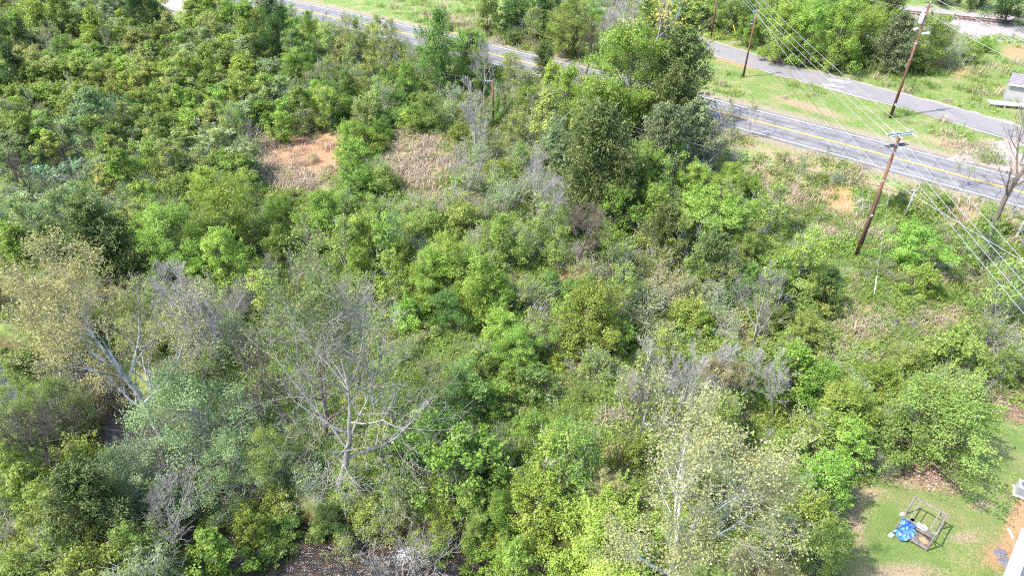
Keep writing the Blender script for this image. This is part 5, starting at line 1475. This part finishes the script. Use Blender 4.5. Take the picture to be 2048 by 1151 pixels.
m.add(np.vstack([sqr - (0, 0, .07), sqr, ring(.30, zt + .01), ring(.29, zt - .08)]), [(j * k + i, j * k + n_, (j + 1) * k + n_, (j + 1) * k + i) for j in range(3) for i, n_ in zip(idx, nx2)])
m.build('top_cover', M_acl, ac)
m = MB()
for r in (.07, .13, .19, .25): m.tube(np.vstack([ring(r, zt + .015), ring(r, zt + .015)[:1]]), .006, 4)
for q in range(8): m.bar((S_ / 2, S_ / 2, zt + .012), (S_ / 2 + .3 * math.cos(q * .785), S_ / 2 + .3 * math.sin(q * .785), zt + .012), .008)
m.build('fan_grille', M_acd, ac)
m = MB()
for q in range(4): 
    c, s = math.cos(q * 1.57), math.sin(q * 1.57); m.box((S_ / 2 + c * .14, S_ / 2 + s * .14, zt - .09), (.26, .11, .01), ((c, s, 0), (-s, c, .35), (0, -.35, 1)))
m.build('fan', M_acd, ac)

E0 = np.array(PZ(2050, 1046, .35)); E1 = np.array(PZ(2006, 1160, .35))
hd = (E0 - E1) / np.linalg.norm(E0 - E1); hn = np.array((hd[1], -hd[0], 0))      # along the eave, into the house
hb = E1 - hd * 6.5; hb[2] = float(ground(*(E1 + hn * 3)[:2]))
house = empty('house', tuple(hb)); tag(house, 'house corner with a white eave and pale metal roof at the bottom right', 'house')
LH, WH = 11.0, 7.5; ze = .35 - hb[2]
def hp(a, b, c): return hd * a + hn * b + np.array((0, 0, c))
m = MB(); m.box(hp(LH / 2, .75 + WH / 2, (ze - .2) / 2), (LH - .8, WH, ze - .2), (hd, hn, (0, 0, 1))); m.build('wall', plain_mat('white_siding', (.66, .66, .65), .6), house)
sl = .22
up = np.array((0, 0, 1.0)) - hn * sl; up /= np.linalg.norm(up); hs = hn + np.array((0, 0, sl)); hs /= np.linalg.norm(hs)
def slab(b0, b1, th, lift, mat, nm, parent=house):
    m = MB(); c = hd * LH / 2 + np.array((0, 0, ze)) + hs * (b0 + b1) / 2 + up * lift; m.box(c, (LH, b1 - b0, th), (hd, hs, up), .01); return m.build(nm, mat, parent)
slab(-.02, .62, .10, .0, plain_mat('white_eave_metal', (.235, .23, .228), .5), 'eave')
slab(.62, .78, .06, -.03, plain_mat('grey_gutter', (.07, .075, .10), .5), 'gutter')
roof_ = slab(.78, 5.2, .10, .0, plain_mat('pale_metal_roof', (.185, .215, .245), .4, .1), 'roof')
for i in range(18):
    m = MB(); c = hd * (.3 + i * .61) + np.array((0, 0, ze)) + hs * 3.0 + up * .07; m.box(c, (.035, 4.3, .05), (hd, hs, up)); m.build('standing_seam', bpy.data.materials['pale_metal_roof'], roof_)
m = MB(); m.box(hp(LH / 2, -.03, ze - .07), (LH, .03, .16), (hd, hn, (0, 0, 1))); m.build('fascia', M_trim, house)

# ------------------------------------------------------------------ loose things on the ground
def plank(px, py, qx, qy, w, mat, name, label, cat, h=.06):
    a, b = np.array(P(px, py)), np.array(P(qx, qy))
    m = MB(); m.bar((0, 0, h), b - a + (0, 0, h), w, .04, .006); return tag(m.build(name, mat, None, False, a), label, cat)
plank(2016, 1057, 2026, 1078, .13, M_wplas, 'white_board', 'short white board lying on bare soil by the house eave', 'board')
plank(1612, 456, 1640, 439, .07, BARK['dead'], 'pale_stick', 'long pale stick lying on the bank left of the near pole', 'stick')
def log(px, py, qx, qy, r, label, mat='dead', h=.15, name='fallen_log'):
    a, b = np.array(P(px, py)), np.array(P(qx, qy)); r_ = np.random.default_rng(px)
    t = np.linspace(0, 1, 6)[:, None]; p = (b - a) * t + r_.normal(0, .05, (6, 3)); p[:, 2] += h
    m = MB(); m.tube(p, r * np.linspace(1.1, .75, 6), 9); return tag(m.build(name, BARK[mat], None, True, a), label, 'log')
log(1883, 547, 1908, 558, .12, 'upper bleached log on the weedy slope at right')
log(1879, 563, 1887, 582, .13, 'short bleached log just below the upper log at right')
log(1895, 617, 1914, 606, .12, 'lowest bleached log on the weedy slope at right')
log(1705, 818, 1731, 806, .10, 'pale log over the shrubs at the lawn top left', 'dead', 1.4)
log(1827, 846, 1852, 834, .10, 'pale log showing in the crown edge of the broad lawn tree', 'dead', 2.6)
log(1097, 1043, 1156, 1042, .16, 'thick broken log across the shrubs above the creek', 'dead', 1.2)
# snapped forked trunk
fx, fy, fz = P(1082, 965)
sn = empty('broken_snag', (fx, fy, fz)); tag(sn, 'snapped dead trunk with two bleached prongs among bright leaves', 'dead tree')
def rel(px, py, Y): return PY(px, py, Y) - np.array((fx, fy, fz))
m = MB(); j = rel(1083, 941, fy - .3); m.tube([(0, 0, -.2), j * .5 + (0, .1, 0), j], [.24, .20, .17], 9); m.build('trunk', BARK['dead'], sn, True)
for q, Y in (((1151, 902), fy + .8), ((1112, 892), fy + 1.1), ((1046, 955), fy - 1.2)):
    e = rel(*q, Y); m = MB(); m.tube([j, j * .5 + e * .5 + (.0, 0, .25), e], [.15, .12, .08], 8); m.build('limb', BARK['dead'], sn, True)
# black plastic scraps and an orange strip
M_black = plain_mat('black_plastic', (.018, .018, .02), .4); M_slate = plain_mat('slate_grey_sheet', (.10, .10, .115), .7, var=.4, scale=12)
def crumple(px, py, rx, ry, h, mat, name, label, cat, seed, rz=0.0):
    r_ = np.random.default_rng(seed); n = 13
    u, v = np.meshgrid(np.linspace(-1, 1, n), np.linspace(-1, 1, n))
    edge = 1 - np.maximum(abs(u), abs(v)) ** 3
    z = h * (.25 + edge * (.5 + .5 * np.sin(u * 4 + 2 * np.sin(v * 3 + seed)) * np.cos(v * 5 + seed)) + r_.normal(0, .12, u.shape) * edge)
    X = u * rx * (1 + .2 * np.sin(v * 5 + seed)); Y = v * ry * (1 + .2 * np.sin(u * 4 + seed))
    i = np.arange(n * n).reshape(n, n)
    Q = np.stack([i[:-1, :-1], i[:-1, 1:], i[1:, 1:], i[1:, :-1]], -1).reshape(-1, 4)
    x, y, zz = P(px, py)
    o = link(name, mesh_np(name, np.stack([X, Y, z], -1).reshape(-1, 3), Q, None, [mat], smooth=True), None, (x, y, zz + .03), rz)
    return tag(o, label, cat)
crumple(1788, 651, .5, .35, .5, M_black, 'plastic_scrap', 'left black plastic scrap lying in the weeds below the near pole', 'plastic scrap', 1)
crumple(1847, 645, .55, .3, .45, M_black, 'plastic_scrap', 'right black plastic scrap lying in the weeds below the bright round tree', 'plastic scrap', 2)
crumple(2000, 1106, .38, .3, .10, M_slate, 'roofing_scrap', 'torn dark grey sheet on bare soil left of the house eave', 'sheet', 3, .7)
crumple(2012, 1126, .30, .35, .10, M_slate, 'roofing_scrap', 'smaller grey sheet below the torn one near the house eave', 'sheet', 5, 1.9)
crumple(1627, 512, .35, .12, .35, plain_mat('orange_plastic', (.62, .20, .05), .5), 'orange_strip', 'orange plastic strip on the bank left of the near pole foot', 'plastic strip', 4, .6)
crumple(1771, 942, .18, .14, .08, plain_mat('pale_rag', (.48, .50, .56), .8), 'pale_rag', 'pale grey rag on the bare soil edge under the broad lawn tree', 'rag', 6)
# stones and foam in the creek bed
b = MB(); r_ = np.random.default_rng(12)
for i in range(60):
    k = r_.integers(8, len(cxs) - 1); o = r_.uniform(-3.4, 3.4)
    x, y = cxs[k] + r_.normal(0, .6) + o * .5, cys[k] + o * .8; s = r_.uniform(.10, .36)
    z = max(float(ground(x, y)) + s * .2, WATER - .06)
    u = unit(r_.normal(0, 1, (14, 3)))
    b.box((x, y, z), (s * 1.6, s * 1.2, s * .9), (unit(r_.normal(0, 1, 3) * [1, 1, .2]), unit(r_.normal(0, 1, 3) * [1, 1, .2]), (0, 0, 1)), s * .3)
tag(b.build('creek_stones', plain_mat('wet_creek_stone', (.09, .065, .05), .7, var=.4), None), 'scattered brown stones in the creek bed', 'stones', None, 'stuff')
# ------------------------------------------------------------------ labels for the plants: look, nearest landmark, place in the row
SPOT = [(60, 40, "in the far upper left wood"), (130, 120, "in the upper left wood"), (230, 110, "below the pale gravel patch"), (390, 70, "left of the tall roadside dark tree"),
 (60, 220, "at the left edge above the ferns"), (180, 240, "just above the blue-green ferns"), (330, 230, "in the middle of the left wood"), (450, 200, "above and left of the clay clearing"),
 (80, 340, "among the blue-green ferns"), (260, 340, "right of the blue-green ferns"), (400, 320, "left of the bare clay clearing"), (560, 170, "below the tall roadside dark tree"),
 (680, 100, "along the left stretch of road"), (620, 300, "on the bare clay clearing"), (680, 210, "behind the bare clay clearing"), (830, 210, "behind the dry grass patch"), (840, 330, "on the dry grass patch"),
 (900, 110, "beside the feathery roadside tree"), (960, 230, "around the short hidden pole"), (1080, 220, "right of the short hidden pole"), (1080, 350, "left of the tallest cedar"), (1100, 40, "by the black trunk beyond the road"),
 (1250, 70, "between the two roads"), (1240, 200, "under the large bright roadside tree"), (1370, 290, "beside the wide grey-green cedar"), (1330, 400, "below the tallest cedar"), (1480, 400, "on the bank left of the near pole"),
 (1440, 220, "at the road edge by the cedars"), (1690, 480, "around the near pole's foot"), (1560, 50, "in the left half of the hedge"), (1720, 50, "in the right half of the hedge"), (1880, 80, "by the railway ballast"), (1960, 10, "behind the railway track"), (1500, 30, "behind the strip pole"),
 (1800, 420, "on the bank right of the near pole"), (2000, 470, "by the big leaning trunk"), (2000, 250, "near the weathered shed"), (100, 450, "around the left cedars"), (350, 470, "by the large bright left tree"),
 (560, 440, "on the slope below the clay"), (730, 430, "in the thicket below the clay"), (870, 430, "below the dry grass patch"), (620, 600, "around the tall budding tree"), (430, 640, "right of the tan sycamore crowns"),
 (120, 620, "under the left tan sycamores"), (900, 560, "by the rounded yellow-green dense tree"), (790, 700, "in the left of the grassy clearing"), (1000, 700, "in the right of the grassy clearing"), (1180, 620, "by the vivid yellow-green middle tree"),
 (1120, 500, "by the small clay patch"), (1290, 570, "on the dark bank below the cedars"), (1460, 620, "by the low-limbed dead tree"), (1600, 620, "on the slope below the near pole"), (1780, 620, "on the weedy slope with black scraps"), (2000, 640, "at the right edge below the wires"),
 (1280, 780, "left of the largest sycamore"), (1480, 740, "above the largest sycamore"), (1660, 740, "above the lawn's left corner"), (1880, 730, "above the broad lawn tree"), (1980, 850, "at the lawn's right edge"), (1650, 950, "along the lawn's left edge"), (1680, 1110, "at the lawn's bottom left"),
 (1400, 1000, "under the largest sycamore"), (1120, 930, "by the snapped dead trunk"), (920, 900, "right of the dead grey tree"), (690, 950, "below the dead grey tree"), (480, 900, "right of the silver-green trees"), (300, 880, "under the silver-green trees"), (90, 850, "by the creek at left"),
 (100, 1080, "in the bottom left corner"), (430, 1100, "at the bottom edge left of the creek"), (900, 1090, "right of the creek's white riffle"), (1050, 1010, "above the thick broken log"), (1230, 1100, "at the bottom edge under the sycamore")]
ORD = ['first', 'second', 'third', 'fourth', 'fifth', 'sixth', 'seventh', 'eighth', 'ninth', 'tenth', 'eleventh', 'twelfth', 'thirteenth', 'fourteenth', 'fifteenth', 'sixteenth', 'seventeenth']
NUM = ['', '', 'two', 'three', 'four', 'five', 'six', 'seven', 'eight', 'nine', 'ten', 'eleven', 'twelve', 'thirteen', 'fourteen', 'fifteen', 'sixteen', 'seventeen', 'eighteen', 'nineteen']
groups = {}
for e, look, px, py, wpx, done in MADE:
    sp = min(SPOT, key=lambda q: (q[0] - px) ** 2 + (1.3 * (q[1] - py)) ** 2)[2]
    if not done: groups.setdefault((look, sp), []).append((px, py, wpx, e))
    kind = 'shrubs' if e['category'] == 'shrub' else 'trees'
    e['group'] = '%s %s' % (kind, sp)
def sized(lst):
    ws = [q[2] for q in lst]
    return max(ws) > 1.3 * min(ws)
for (look, sp), lst in groups.items():
    lst.sort(key=lambda q: q[0])
    n = len(lst)
    if n == 1: lst[0][3]['label'] = '%s %s' % (look, sp); continue
    if n == 2 and sized(lst):
        a, b = sorted(lst, key=lambda q: q[2]); a[3]['label'] = 'smaller %s %s' % (look, sp); b[3]['label'] = 'larger %s %s' % (look, sp); continue
    for i, q in enumerate(lst):
        if n == 2: w = ('left', 'right')[i] + ' one of two'
        elif i == 0: w = 'leftmost of ' + NUM[min(n, 19)]
        elif i == n - 1: w = 'rightmost of ' + NUM[min(n, 19)]
        else: w = ORD[min(i, 16)] + ' from left'
        q[3]['label'] = '%s %s, %s' % (look, sp, w)
from collections import Counter
print('labels', len(MADE), [k for k, v in Counter(e['label'] for e, *_ in MADE).items() if v > 1][:20])
